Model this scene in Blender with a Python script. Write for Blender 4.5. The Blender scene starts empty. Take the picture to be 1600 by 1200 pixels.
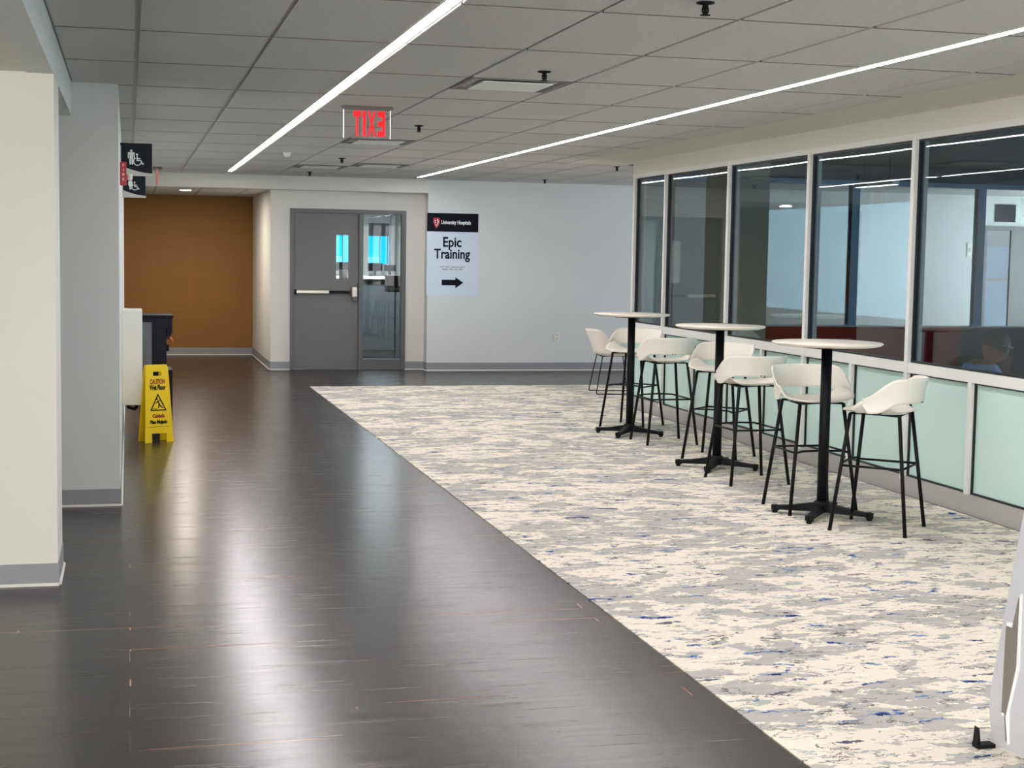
import bpy, bmesh, math, random
from mathutils import Vector, Matrix
random.seed(7)
C = bpy.context.scene.collection
PI = math.pi

# ---------------------------------------------------------------- camera
F_PX = 2372.9
YAW, PITCH, ROLL = 0.247927, 0.0847173, 0.0165464
cy, sy, cp, sp = math.cos(YAW), math.sin(YAW), math.cos(PITCH), math.sin(PITCH)
fwd = Vector((sy*cp, cy*cp, -sp)); right = Vector((cy, -sy, 0)); up = right.cross(fwd)
cr, sr = math.cos(ROLL), math.sin(ROLL)
r2 = right*cr + up*sr; u2 = up*cr - right*sr
cam_d = bpy.data.cameras.new('camera'); cam = bpy.data.objects.new('camera', cam_d); C.objects.link(cam)
m = Matrix.Identity(4)
for i in range(3):
    m[i][0] = r2[i]; m[i][1] = u2[i]; m[i][2] = -fwd[i]
m.translation = Vector((0, 0, 1.59))
cam.matrix_world = m
cam_d.sensor_fit = 'HORIZONTAL'; cam_d.sensor_width = 36.0; cam_d.lens = F_PX/1600*36.0
cam_d.clip_start = 0.05; cam_d.clip_end = 200
bpy.context.scene.camera = cam

# ---------------------------------------------------------------- world, exposure
w = bpy.data.worlds.new('world'); bpy.context.scene.world = w; w.use_nodes = True
w.node_tree.nodes['Background'].inputs[0].default_value = (0.55, 0.75, 1.0, 1)
w.node_tree.nodes['Background'].inputs[1].default_value = 0.3
vs = bpy.context.scene.view_settings
vs.view_transform = 'Standard'; vs.look = 'None'; vs.gamma = 1.0; vs.use_curve_mapping = False
vs.exposure = 2.25
STRIP = 13.0            # emission of the ceiling light strips
cyc = bpy.context.scene.cycles
cyc.max_bounces = 12; cyc.diffuse_bounces = 6; cyc.glossy_bounces = 6; cyc.transparent_max_bounces = 16
cyc.caustics_reflective = False; cyc.caustics_refractive = False
try: cyc.use_denoising = True
except Exception: pass

def area(name, loc, size, sizey, power, col, rot=(0, 0, 0)):
    d = bpy.data.lights.new(name, 'AREA'); d.shape = 'RECTANGLE'; d.size = size; d.size_y = sizey
    d.energy = power; d.color = col
    o = bpy.data.objects.new(name, d); C.objects.link(o); o.location = loc; o.rotation_euler = rot
    return o
# blue daylight of the glazed room, then three unseen fill lights added
area('daylight_meeting_room', (11.6, 6.5, 1.6), 1.8, 6.0, 105, (0.45, 0.75, 1.0), (0, PI/2, 0))
area('fill_left_hall', (-4.5, -1.1, 1.4), 1.9, 9.2, 105, (1.0, 0.98, 0.95), (0, -PI/2, 0))
area('fill_behind', (2.4, -6.9, 1.5), 5.0, 1.9, 38, (1.0, 0.95, 0.93), (PI/2, 0, 0))
area('fill_corridor', (13.9, 18.0, 1.4), 1.9, 3.8, 92, (0.92, 0.97, 1.0), (0, PI/2, 0))

# ---------------------------------------------------------------- material helpers
def s2l(c): return tuple(((v/255)/12.92 if v/255 <= 0.04045 else ((v/255+0.055)/1.055)**2.4) for v in c)
def mat(name, rgb, rough=0.6, metal=0.0, spec=0.5, noise=0.0, nscale=8.0, bump=0.0, bscale=200.0, emit=0.0, srgb=True, coat=0.0):
    mt = bpy.data.materials.new(name); mt.use_nodes = True
    nt = mt.node_tree; b = nt.nodes['Principled BSDF']
    c = s2l(rgb) if srgb else rgb
    b.inputs['Base Color'].default_value = (*c, 1); b.inputs['Roughness'].default_value = rough
    b.inputs['Metallic'].default_value = metal; b.inputs['Specular IOR Level'].default_value = spec
    b.inputs['Coat Weight'].default_value = coat
    if emit > 0:
        b.inputs['Emission Color'].default_value = (*c, 1); b.inputs['Emission Strength'].default_value = emit
    if noise > 0 or bump > 0:
        tc = nt.nodes.new('ShaderNodeTexCoord')
    if noise > 0:
        n = nt.nodes.new('ShaderNodeTexNoise'); n.inputs['Scale'].default_value = nscale; n.inputs['Detail'].default_value = 5
        nt.links.new(tc.outputs['Object'], n.inputs['Vector'])
        mx = nt.nodes.new('ShaderNodeMix'); mx.data_type = 'RGBA'
        mx.inputs[6].default_value = (*[v*(1-noise) for v in c], 1); mx.inputs[7].default_value = (*[min(1, v*(1+noise)) for v in c], 1)
        nt.links.new(n.outputs['Fac'], mx.inputs[0]); nt.links.new(mx.outputs[2], b.inputs['Base Color'])
    if bump > 0:
        n2 = nt.nodes.new('ShaderNodeTexNoise'); n2.inputs['Scale'].default_value = bscale; n2.inputs['Detail'].default_value = 3
        nt.links.new(tc.outputs['Object'], n2.inputs['Vector'])
        bp = nt.nodes.new('ShaderNodeBump'); bp.inputs['Strength'].default_value = bump; bp.inputs['Distance'].default_value = 0.002
        nt.links.new(n2.outputs['Fac'], bp.inputs['Height']); nt.links.new(bp.outputs[0], b.inputs['Normal'])
    return mt

class NB:
    """small node-building helper"""
    def __init__(s, name):
        s.m = bpy.data.materials.new(name); s.m.use_nodes = True; s.nt = s.m.node_tree; s.b = s.nt.nodes['Principled BSDF']
    def n(s, t, **kw):
        x = s.nt.nodes.new(t)
        for k, v in kw.items(): setattr(x, k, v)
        return x
    def l(s, a, b): s.nt.links.new(a, b)
    def noise(s, vec, scale, detail=4, rough=0.5, dist=0.0):
        x = s.n('ShaderNodeTexNoise'); x.inputs['Scale'].default_value = scale; x.inputs['Detail'].default_value = detail
        x.inputs['Roughness'].default_value = rough; x.inputs['Distortion'].default_value = dist
        s.l(vec, x.inputs['Vector']); return x.outputs['Fac']
    def mapping(s, vec, scale=(1, 1, 1), rot=(0, 0, 0), loc=(0, 0, 0)):
        x = s.n('ShaderNodeMapping'); x.inputs['Scale'].default_value = scale; x.inputs['Rotation'].default_value = rot
        x.inputs['Location'].default_value = loc; s.l(vec, x.inputs['Vector']); return x.outputs[0]
    def ramp(s, fac, a, b_, va=0.0, vb=1.0):
        x = s.n('ShaderNodeMapRange'); x.inputs[1].default_value = a; x.inputs[2].default_value = b_
        x.inputs[3].default_value = va; x.inputs[4].default_value = vb; s.l(fac, x.inputs[0]); return x.outputs[0]
    def math(s, op, a, b_=None):
        x = s.n('ShaderNodeMath', operation=op)
        for i, v in enumerate((a, b_)):
            if v is None: continue
            if isinstance(v, (int, float)): x.inputs[i].default_value = v
            else: s.l(v, x.inputs[i])
        return x.outputs[0]
    def mix(s, fac, ca, cb):
        x = s.n('ShaderNodeMix', data_type='RGBA')
        for i, v in ((0, fac), (6, ca), (7, cb)):
            if isinstance(v, (int, float)): x.inputs[i].default_value = v
            elif isinstance(v, tuple): x.inputs[i].default_value = (*v, 1)
            else: s.l(v, x.inputs[i])
        return x.outputs[2]

def glass_mat(name, tint=(0.93, 0.96, 0.95), ior=1.5, wob=0.0):
    B = NB(name); nt = B.nt; nt.nodes.remove(B.b); out = nt.nodes['Material Output']
    tr = B.n('ShaderNodeBsdfTransparent'); tr.inputs[0].default_value = (*tint, 1)
    gl = B.n('ShaderNodeBsdfGlossy'); gl.inputs['Roughness'].default_value = 0.0
    geo = B.n('ShaderNodeNewGeometry')
    iorv = B.ramp(geo.outputs['Backfacing'], 0, 1, ior, 1/ior)
    fr = B.n('ShaderNodeFresnel'); B.l(iorv, fr.inputs['IOR'])
    mx = B.n('ShaderNodeMixShader')
    B.l(fr.outputs[0], mx.inputs[0]); B.l(tr.outputs[0], mx.inputs[1]); B.l(gl.outputs[0], mx.inputs[2])
    if wob > 0:
        tc = B.n('ShaderNodeTexCoord')
        h = B.noise(B.mapping(tc.outputs['Object'], (1, 0.6, 1.2)), 0.9, 1)
        bp = B.n('ShaderNodeBump'); bp.inputs['Strength'].default_value = 1.0; bp.inputs['Distance'].default_value = wob
        B.l(h, bp.inputs['Height']); B.l(bp.outputs[0], gl.inputs['Normal'])
    B.l(mx.outputs[0], out.inputs[0])
    return B.m

def wood_floor():
    B = NB('dark wood plank floor'); tc = B.n('ShaderNodeTexCoord'); P = tc.outputs['Object']
    br = B.n('ShaderNodeTexBrick'); br.offset = 0.37; br.squash = 1.0
    br.inputs['Scale'].default_value = 1.0; br.inputs['Brick Width'].default_value = 1.22; br.inputs['Row Height'].default_value = 0.18
    br.inputs['Mortar Size'].default_value = 0.003; br.inputs['Mortar Smooth'].default_value = 0.3
    br.inputs['Color1'].default_value = (0.0, 0.0, 0.0, 1); br.inputs['Color2'].default_value = (1, 1, 1, 1); br.inputs['Mortar'].default_value = (0.5, 0.5, 0.5, 1)
    B.l(P, br.inputs['Vector'])
    g1 = B.noise(B.mapping(P, (1.3, 26, 1)), 1.0, 6, 0.65, 0.3)
    g2 = B.noise(B.mapping(P, (6, 150, 1)), 1.0, 4, 0.6)
    base = B.mix(B.ramp(g1, 0.3, 0.72), s2l((22, 19, 19)), s2l((46, 40, 38)))
    base = B.mix(B.ramp(g2, 0.35, 0.8, 0, 0.35), base, s2l((66, 57, 54)))
    tone = B.ramp(br.outputs['Color'], 0, 1, 0.82, 1.16)
    hsv = B.n('ShaderNodeHueSaturation'); B.l(base, hsv.inputs['Color']); B.l(tone, hsv.inputs['Value'])
    # worn reddish edges along a few seams
    worn = B.noise(B.mapping(P, (0.55, 4.0, 1), loc=(3.3, 1.7, 0)), 1.0, 1)
    wornm = B.math('MULTIPLY', B.ramp(worn, 0.61, 0.66), B.ramp(br.outputs['Fac'], 0.1, 0.6))
    c2 = B.mix(wornm, hsv.outputs[0], s2l((168, 118, 92)))
    c3 = B.mix(B.math('MULTIPLY', br.outputs['Fac'], B.ramp(worn, 0.60, 0.56, 0, 0.35)), c2, s2l((28, 24, 23)))
    B.l(c3, B.b.inputs['Base Color'])
    rg = B.noise(B.mapping(P, (2.0, 30, 1)), 1.0, 4, 0.6)
    B.l(B.ramp(rg, 0.25, 0.75, 0.19, 0.30), B.b.inputs['Roughness'])
    B.b.inputs['Specular IOR Level'].default_value = 0.5
    hb = B.math('ADD', B.math('MULTIPLY', g1, 0.6), B.math('MULTIPLY', g2, 0.35))
    hb = B.math('SUBTRACT', hb, B.math('MULTIPLY', br.outputs['Fac'], 0.5))
    bp = B.n('ShaderNodeBump'); bp.inputs['Strength'].default_value = 0.45; bp.inputs['Distance'].default_value = 0.0008
    B.l(hb, bp.inputs['Height']); B.l(bp.outputs[0], B.b.inputs['Normal'])
    return B.m

def carpet_mat():
    B = NB('patterned cream carpet'); tc = B.n('ShaderNodeTexCoord'); P = B.mapping(tc.outputs['Object'], (1.3, 1.25, 1.3))
    # rough up the coordinates so that every shape gets a broken, brushed outline
    jit = B.n('ShaderNodeTexNoise'); jit.inputs['Scale'].default_value = 28; jit.inputs['Detail'].default_value = 3; B.l(P, jit.inputs['Vector'])
    sub = B.n('ShaderNodeVectorMath', operation='SUBTRACT'); B.l(jit.outputs['Color'], sub.inputs[0]); sub.inputs[1].default_value = (.5, .5, .5)
    sc = B.n('ShaderNodeVectorMath', operation='MULTIPLY'); B.l(sub.outputs[0], sc.inputs[0]); sc.inputs[1].default_value = (0.09, 0.06, 0)
    ad = B.n('ShaderNodeVectorMath', operation='ADD'); B.l(P, ad.inputs[0]); B.l(sc.outputs[0], ad.inputs[1])
    Q = ad.outputs[0]
    col = s2l((230, 224, 207))
    vo = B.n('ShaderNodeTexVoronoi'); vo.inputs['Scale'].default_value = 1.0
    B.l(B.mapping(Q, (2.2, 3.4, 1), rot=(0, 0, 0.5)), vo.inputs['Vector'])
    sep = B.n('ShaderNodeSeparateColor'); B.l(vo.outputs['Color'], sep.inputs[0])
    n1 = B.noise(B.mapping(Q, (3.2, 6.6, 1)), 1.0, 5, 0.6, 0.6)
    n1b = B.noise(B.mapping(Q, (8, 21, 1), loc=(4, 9, 0)), 1.0, 5, 0.62)
    g = B.math('ADD', n1, B.math('MULTIPLY', sep.outputs[0], 0.26))
    grey = B.ramp(g, 0.622, 0.642)
    c = B.mix(B.math('MULTIPLY', grey, 0.95), col, B.mix(n1b, s2l((160, 158, 154)), s2l((196, 194, 188))))
    c = B.mix(B.ramp(n1b, 0.60, 0.64, 0, 0.75), c, s2l((182, 176, 166)))
    # pale grey-green brush marks
    n5 = B.noise(B.mapping(Q, (4.5, 12, 1), loc=(7, 21, 0)), 1.0, 5, 0.6, 0.4)
    c = B.mix(B.ramp(n5, 0.60, 0.62, 0, 0.8), c, s2l((160, 170, 164)))
    # white strokes
    n6 = B.noise(B.mapping(Q, (6.0, 20, 1), loc=(17, 2, 0)), 1.0, 4, 0.6)
    c = B.mix(B.ramp(n6, 0.62, 0.65, 0, 0.9), c, s2l((246, 241, 228)))
    # thin dark contour lines
    n2 = B.noise(B.mapping(Q, (3.4, 8.2, 1), loc=(11, 3, 0)), 1.0, 4, 0.55, 0.8)
    ln = B.math('ABSOLUTE', B.math('SUBTRACT', n2, 0.5))
    brk = B.noise(B.mapping(Q, (4, 9, 1), loc=(1, 6, 0)), 1.0, 3)
    line = B.math('MULTIPLY', B.ramp(ln, 0.006, 0.018, 1, 0), B.ramp(brk, 0.49, 0.54))
    c = B.mix(B.math('MULTIPLY', line, 0.85), c, s2l((80, 80, 90)))
    # blue and navy strokes
    n3 = B.noise(B.mapping(Q, (3.6, 9.5, 1), loc=(3, 5, 0)), 1.0, 5, 0.55, 0.5)
    c = B.mix(B.ramp(n3, 0.632, 0.65), c, s2l((110, 136, 178)))
    n3b = B.noise(B.mapping(Q, (14, 40, 1), loc=(2, 8, 0)), 1.0, 4, 0.6)
    nav = B.math('ADD', n3, B.math('MULTIPLY', B.math('SUBTRACT', n3b, 0.5), 0.35))
    c = B.mix(B.ramp(nav, 0.668, 0.685), c, s2l((34, 46, 104)))
    n7 = B.noise(B.mapping(Q, (4.2, 13, 1), loc=(31, 15, 0)), 1.0, 5, 0.6, 0.5)
    c = B.mix(B.ramp(n7, 0.65, 0.665, 0, 0.9), c, s2l((58, 62, 84)))
    hs = B.n('ShaderNodeHueSaturation'); B.l(c, hs.inputs['Color'])
    fz = B.noise(P, 420, 2); B.l(B.ramp(fz, 0.3, 0.7, 0.9, 1.04), hs.inputs['Value'])
    B.l(hs.outputs[0], B.b.inputs['Base Color'])
    B.b.inputs['Roughness'].default_value = 0.95; B.b.inputs['Specular IOR Level'].default_value = 0.1
    bp = B.n('ShaderNodeBump'); bp.inputs['Strength'].default_value = 0.5; bp.inputs['Distance'].default_value = 0.002
    B.l(B.noise(P, 300, 2), bp.inputs['Height']); B.l(bp.outputs[0], B.b.inputs['Normal'])
    return B.m

def tile_mat():
    B = NB('mineral fibre ceiling tile'); tc = B.n('ShaderNodeTexCoord'); P = tc.outputs['Object']
    n = B.noise(P, 90, 5, 0.7); n2 = B.noise(P, 0.6, 1)
    c = B.mix(B.ramp(n, 0.35, 0.65), s2l((196, 196, 194)), s2l((212, 212, 210)))
    B.l(c, B.b.inputs['Base Color']); B.b.inputs['Roughness'].default_value = 0.95; B.b.inputs['Specular IOR Level'].default_value = 0.1
    bp = B.n('ShaderNodeBump'); bp.inputs['Strength'].default_value = 0.3; bp.inputs['Distance'].default_value = 0.002
    B.l(n, bp.inputs['Height']); B.l(bp.outputs[0], B.b.inputs['Normal'])
    return B.m

def brown_mat():
    B = NB('woven bronze wallcovering'); tc = B.n('ShaderNodeTexCoord'); P = tc.outputs['Object']
    a = B.noise(B.mapping(P, (160, 1, 2)), 1.0, 3); b_ = B.noise(B.mapping(P, (3, 1, 120)), 1.0, 3)
    f = B.math('MULTIPLY', B.math('ADD', a, b_), 0.5)
    c = B.mix(B.ramp(f, 0.35, 0.65), s2l((140, 95, 32)), s2l((152, 105, 39)))
    B.l(c, B.b.inputs['Base Color']); B.b.inputs['Roughness'].default_value = 0.6
    return B.m

M = {}
M['floor'] = wood_floor(); M['carpet'] = carpet_mat(); M['tile'] = tile_mat(); M['brown'] = brown_mat()
M['grid'] = mat('ceiling grid metal', (172, 172, 169), 0.5)
M['edgeshade'] = mat('painted tile edge shade', (122, 120, 114), 0.9)  # shadow lines of the grid painted onto the tiles' Y-facing edges
M['wall'] = mat('off-white wall paint', (222, 221, 212), 0.75, noise=0.02, nscale=1.5, bump=0.08)
M['wallw'] = mat('cool white wall paint', (216, 220, 218), 0.7, noise=0.02, nscale=1.5, bump=0.08)
M['wallcream'] = mat('cream wall paint', (214, 213, 203), 0.8, noise=0.02, nscale=1.5)
M['base'] = mat('grey vinyl baseboard', (146, 148, 152), 0.5)
M['toe'] = mat('painted toe highlight', (214, 212, 206), 0.5)  # light caught by the baseboard toe, painted as a pale strip
M['alu'] = mat('satin aluminium frame', (222, 224, 220), 0.45, metal=0.0, spec=0.6)
M['aludaylit'] = mat('aluminium with painted daylight', (150, 188, 220), 0.45, spec=0.6)  # daylight on plain aluminium, painted in as a blue tint
M['curb'] = mat('grey metal curb', (168, 166, 162), 0.5)
M['gasket'] = mat('black rubber gasket', (6, 8, 18), 0.4)
M['glass'] = glass_mat('clear window glass', (0.59, 0.62, 0.615), 1.52, 0.0022)
M['glass2'] = glass_mat('clear glazing beyond', (0.88, 0.92, 0.94), 1.5)
M['frost'] = mat('frosted green glass', (196, 226, 219), 0.22, spec=0.6, noise=0.02, nscale=2)
M['glass3'] = glass_mat('side light glass', (0.8, 0.84, 0.85), 1.5, 0.0004)
M['maroon'] = mat('maroon wall panel', (182, 52, 60), 0.8, spec=0.2)
M['slate'] = mat('dark slate panel', (46, 68, 84), 0.7, spec=0.2)
M['olive'] = mat('taupe column paint', (186, 183, 162), 0.7)
M['door'] = mat('grey painted steel door', (112, 112, 110), 0.45, noise=0.02, nscale=3)
M['doorframe'] = mat('dark grey painted frame', (100, 102, 103), 0.4)
M['chrome'] = mat('brushed steel', (205, 200, 190), 0.3, metal=0.9)
M['black'] = mat('black powder coated metal', (11, 12, 16), 0.5, spec=0.2)
M['navy'] = mat('glossy blue-black plastic', (7, 12, 26), 0.45, spec=0.2)
M['greyplastic'] = mat('grey plastic', (96, 102, 106), 0.4)
M['shell'] = mat('off-white moulded plastic', (232, 229, 218), 0.4, noise=0.015, nscale=5)
M['tabletop'] = mat('white laminate table top', (226, 220, 208), 0.3)
M['white'] = mat('white enamel', (232, 232, 222), 0.35)
M['paper'] = mat('pale blue-white poster', (212, 224, 236), 0.35)
M['slip'] = mat('pale slip', (218, 226, 236), 0.5)
M['ink'] = mat('near black ink', (12, 12, 24), 0.6, spec=0.15)
M['signdark'] = mat('dark charcoal sign face', (30, 34, 44), 0.5, spec=0.15)
M['signwhite'] = mat('white sign lettering', (236, 240, 238), 0.5)
M['silver'] = mat('silver sign foot', (200, 200, 196), 0.4)
M['red'] = mat('red enamel', (178, 26, 44), 0.35)
M['brickred'] = mat('dull red lettering', (150, 40, 20), 0.5)
M['yellow'] = mat('yellow plastic', (240, 206, 10), 0.4)
M['redglow'] = mat('lit red letters', (255, 14, 30), 0.5, emit=0.22)
M['pinkglow'] = mat('lit pink edge', (214, 140, 130), 0.5, emit=0.04)
M['edgeglow'] = mat('lit acrylic edge', (255, 255, 250), 0.5, emit=0.2)
M['acrylic'] = glass_mat('clear acrylic', (0.96, 0.96, 0.96), 1.3)
M['ventdark'] = mat('mid grey metal', (120, 120, 118), 0.5)
M['ventslot'] = mat('black slot', (30, 30, 30), 0.7)
M['ventpanel'] = mat('pale vent panel', (226, 230, 226), 0.5)
M['strip'] = mat('lit light strip diffuser', (255, 248, 250), 0.5, emit=STRIP)
M['lamp'] = mat('lit downlight lens', (255, 236, 214), 0.5, emit=12)
M['sky'] = mat('bright daylight', (0, 205, 250), 0.5, emit=0.26)
M['skypale'] = mat('pale daylight', (120, 230, 250), 0.5, emit=0.2)
M['fillwhite'] = mat('added window glow', (245, 240, 240), 0.5, emit=0.25)
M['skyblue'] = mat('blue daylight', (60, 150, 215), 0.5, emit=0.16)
M['addedglow'] = mat('added glow beyond', (255, 250, 244), 0.5, emit=1.2)  # glowing face of the added office panel and the reflection stand-in
M['skin'] = mat('skin', (150, 100, 80), 0.5)
M['hair'] = mat('dark hair', (24, 20, 20), 0.6)
M['shirt'] = mat('light blue shirt', (150, 182, 238), 0.8, noise=0.08, nscale=6)
M['trousers'] = mat('dark trousers', (34, 36, 50), 0.8)
M['screen'] = mat('lit laptop screen', (120, 180, 230), 0.4, emit=0.15)
M['arrowgrey'] = mat('taupe grey arrow', (120, 114, 104), 0.5)
M['bannerwhite'] = mat('light grey vinyl', (186, 187, 192), 0.45)
M['orange'] = mat('copper tap', (206, 120, 80), 0.3)
M['roomfloor'] = mat('grey office carpet', (70, 76, 82), 0.9, noise=0.1, nscale=30)
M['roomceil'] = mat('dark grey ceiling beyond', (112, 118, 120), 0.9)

# ---------------------------------------------------------------- mesh helpers
class MB:
    def __init__(s): s.bm = bmesh.new(); s.mi = 0
    def box(s, x0, y0, z0, x1, y1, z1, bev=0.0, rot=None, piv=None):
        b = bmesh.new(); bmesh.ops.create_cube(b, size=1)
        for v in b.verts:
            v.co = Vector(((x0+x1)/2+v.co.x*(x1-x0), (y0+y1)/2+v.co.y*(y1-y0), (z0+z1)/2+v.co.z*(z1-z0)))
        if bev > 0: bmesh.ops.bevel(b, geom=b.edges[:], offset=bev, segments=2, affect='EDGES', profile=0.6)
        if rot is not None:
            pv = Vector(piv) if piv else Vector(((x0+x1)/2, (y0+y1)/2, (z0+z1)/2))
            for v in b.verts: v.co = pv + rot @ (v.co-pv)
        s.merge(b); return s
    def merge(s, b, smooth=False):
        mp = {}
        for v in b.verts: mp[v] = s.bm.verts.new(v.co)
        for f in b.faces:
            try: nf = s.bm.faces.new([mp[v] for v in f.verts])
            except ValueError: continue
            nf.material_index = s.mi; nf.smooth = smooth or f.smooth
        b.free()
    def poly(s, pts, smooth=False):
        f = s.bm.faces.new([s.bm.verts.new(p) for p in pts]); f.material_index = s.mi; f.smooth = smooth; return s
    def prism(s, pts, d):
        """closed prism: polygon pts (3-D list) extruded by vector d"""
        d = Vector(d); a = [s.bm.verts.new(Vector(p)) for p in pts]; b = [s.bm.verts.new(Vector(p)+d) for p in pts]
        fs = [s.bm.faces.new(a), s.bm.faces.new(list(reversed(b)))]
        n = len(pts)
        for i in range(n): fs.append(s.bm.faces.new([a[i], b[i], b[(i+1) % n], a[(i+1) % n]]))
        for f in fs: f.material_index = s.mi
        bmesh.ops.recalc_face_normals(s.bm, faces=fs)
        return s
    def tube(s, path, r, n=10, caps=True, r1=None, closed=False):
        P = [Vector(p) for p in path]; rings = []; L = len(P)
        t0 = (P[1]-P[0]).normalized(); ref = Vector((0, 0, 1)) if abs(t0.z) < 0.9 else Vector((1, 0, 0))
        nrm = t0.cross(ref).normalized()
        for i in range(L):
            if closed: t = (P[(i+1) % L]-P[i-1]).normalized()
            elif i == 0: t = (P[1]-P[0]).normalized()
            elif i == L-1: t = (P[-1]-P[-2]).normalized()
            else: t = ((P[i]-P[i-1]).normalized()+(P[i+1]-P[i]).normalized()).normalized()
            nrm = (nrm - t*nrm.dot(t)).normalized(); bn = t.cross(nrm)
            rr = r if r1 is None else r+(r1-r)*i/(L-1)
            rings.append([s.bm.verts.new(P[i]+nrm*math.cos(2*PI*k/n)*rr+bn*math.sin(2*PI*k/n)*rr) for k in range(n)])
        for i in range(L if closed else L-1):
            A, B_ = rings[i], rings[(i+1) % L]
            for k in range(n):
                f = s.bm.faces.new([A[k], A[(k+1) % n], B_[(k+1) % n], B_[k]]); f.smooth = True; f.material_index = s.mi
        if caps and not closed:
            for rg, fl in ((rings[0], True), (rings[-1], False)):
                f = s.bm.faces.new(list(reversed(rg)) if fl else rg); f.material_index = s.mi
        return s
    def lathe(s, prof, c=(0, 0, 0), n=40, smooth=True):
        """prof: list of (r,z); revolved about the vertical axis at c"""
        rings = []
        for r, z in prof:
            if r < 1e-6: rings.append([s.bm.verts.new((c[0], c[1], c[2]+z))])
            else: rings.append([s.bm.verts.new((c[0]+r*math.cos(2*PI*k/n), c[1]+r*math.sin(2*PI*k/n), c[2]+z)) for k in range(n)])
        for A, B_ in zip(rings, rings[1:]):
            for k in range(n):
                a = [A[k % len(A)], A[(k+1) % len(A)], B_[(k+1) % len(B_)], B_[k % len(B_)]]
                u = []
                for v in a:
                    if v not in u: u.append(v)
                if len(u) > 2:
                    f = s.bm.faces.new(u); f.smooth = smooth; f.material_index = s.mi
        return s
    def sphere(s, c, r, sc=(1, 1, 1), seg=20):
        b = bmesh.new(); bmesh.ops.create_uvsphere(b, u_segments=seg, v_segments=seg//2, radius=r)
        for v in b.verts: v.co = Vector((c[0]+v.co.x*sc[0], c[1]+v.co.y*sc[1], c[2]+v.co.z*sc[2]))
        s.merge(b, True); return s
    def build(s, name, mats, parent=None, loc=None, fix=True):
        if fix: bmesh.ops.recalc_face_normals(s.bm, faces=s.bm.faces[:])
        me = bpy.data.meshes.new(name); s.bm.to_mesh(me); s.bm.free()
        for mt in (mats if isinstance(mats, (list, tuple)) else [mats]): me.materials.append(M[mt] if isinstance(mt, str) else mt)
        o = bpy.data.objects.new(name, me); C.objects.link(o)
        if parent: o.parent = parent
        if loc: o.location = loc
        return o
def empty(name, loc=(0, 0, 0), rz=0.0):
    o = bpy.data.objects.new(name, None); C.objects.link(o); o.location = loc; o.rotation_euler = (0, 0, rz); o.empty_display_size = 0.1
    return o
def tag(o, label, cat, group=None, kind=None):
    o['label'] = label; o['category'] = cat
    if group: o['group'] = group
    if kind: o['kind'] = kind
    return o
def struct(o): o['kind'] = 'structure'; return o
def copy_tree(o, parent=None):
    c = o.copy(); C.objects.link(c)
    if parent: c.parent = parent
    for ch in list(o.children): copy_tree(ch, c)
    return c
FONT = None
def text_bm(body, size, align='CENTER', extrude=0.001, mirror=False, bold=0.0, width=None):
    cu = bpy.data.curves.new('txt', 'FONT'); cu.body = body; cu.size = size; cu.align_x = align; cu.align_y = 'CENTER'
    cu.extrude = extrude; cu.offset = bold; cu.resolution_u = 3
    o = bpy.data.objects.new('txt', cu); C.objects.link(o)
    bpy.context.view_layer.update()
    dg = bpy.context.evaluated_depsgraph_get()
    me = bpy.data.meshes.new_from_object(o.evaluated_get(dg))
    b = bmesh.new(); b.from_mesh(me)
    C.objects.unlink(o); bpy.data.objects.remove(o); bpy.data.curves.remove(cu); bpy.data.meshes.remove(me)
    if width:
        xs = [v.co.x for v in b.verts]; k = width/(max(xs)-min(xs)); mid = (max(xs)+min(xs))/2
        for v in b.verts: v.co.x = (v.co.x-mid)*k
    if mirror:
        for v in b.verts: v.co.x = -v.co.x
    return b
def put(mb, b, origin, ux, uy):
    """place a flat bmesh (x,y,z) in the plane ux,uy at origin"""
    ux = Vector(ux).normalized(); uy = Vector(uy).normalized(); uz = ux.cross(uy); o = Vector(origin)
    for v in b.verts: v.co = o + ux*v.co.x + uy*v.co.y + uz*v.co.z
    mb.merge(b)

# ================================================================ THE SETTING
ZC = 2.584
GX0, GY0, TX, TY = 0.0444, 7.2527, 0.6096, 1.2192
XL, XG = -0.056, 5.15
Y_BACK, Y_END = -7.0, 20.3

b = MB(); b.box(-4.6, Y_BACK, -0.06, 14.2, 27.0, 0.0); struct(b.build('floor', 'floor'))
b = MB()
b.prism([(2.07, Y_BACK, 0.0005), (5.12, Y_BACK, 0.0005), (5.12, 15.30, 0.0005), (12.9, 15.30, 0.0005), (12.9, 17.92, 0.0005), (2.07, 17.92, 0.0005)], (0, 0, 0.004))
struct(b.build('floor_carpet', 'carpet'))

# ---- ceiling of lay-in tiles
b = MB(); b.mi = 1
ZG = ZC+0.010
b.box(-0.33, Y_BACK, ZG, 4.57, Y_END, ZG+0.12)
b.box(4.57, 15.9, ZG, 12.9, Y_END, ZG+0.12)
b.mi = 0
vents = {(3, 1, 0): 1, (3, 5, 0): 1, (3, 8, 1): 1, (4, 8, 0): 1}
def tile(x0, y0, x1, y1):
    x0 += 0.012; x1 -= 0.012; y0 += 0.013; y1 -= 0.013
    if x1-x0 < 0.03 or y1-y0 < 0.03: return
    e = 0.0
    A = [(x0, y0), (x1, y0), (x1, y1), (x0, y1)]; B_ = [(x0+e, y0+e/2), (x1-e, y0+e/2), (x1-e, y1-e/2), (x0+e, y1-e/2)]
    for i in range(4):
        j = (i+1) % 4
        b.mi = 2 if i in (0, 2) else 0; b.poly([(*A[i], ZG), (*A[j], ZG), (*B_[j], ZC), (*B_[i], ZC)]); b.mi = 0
    b.poly([(*p, ZC) for p in reversed(B_)])
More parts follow.
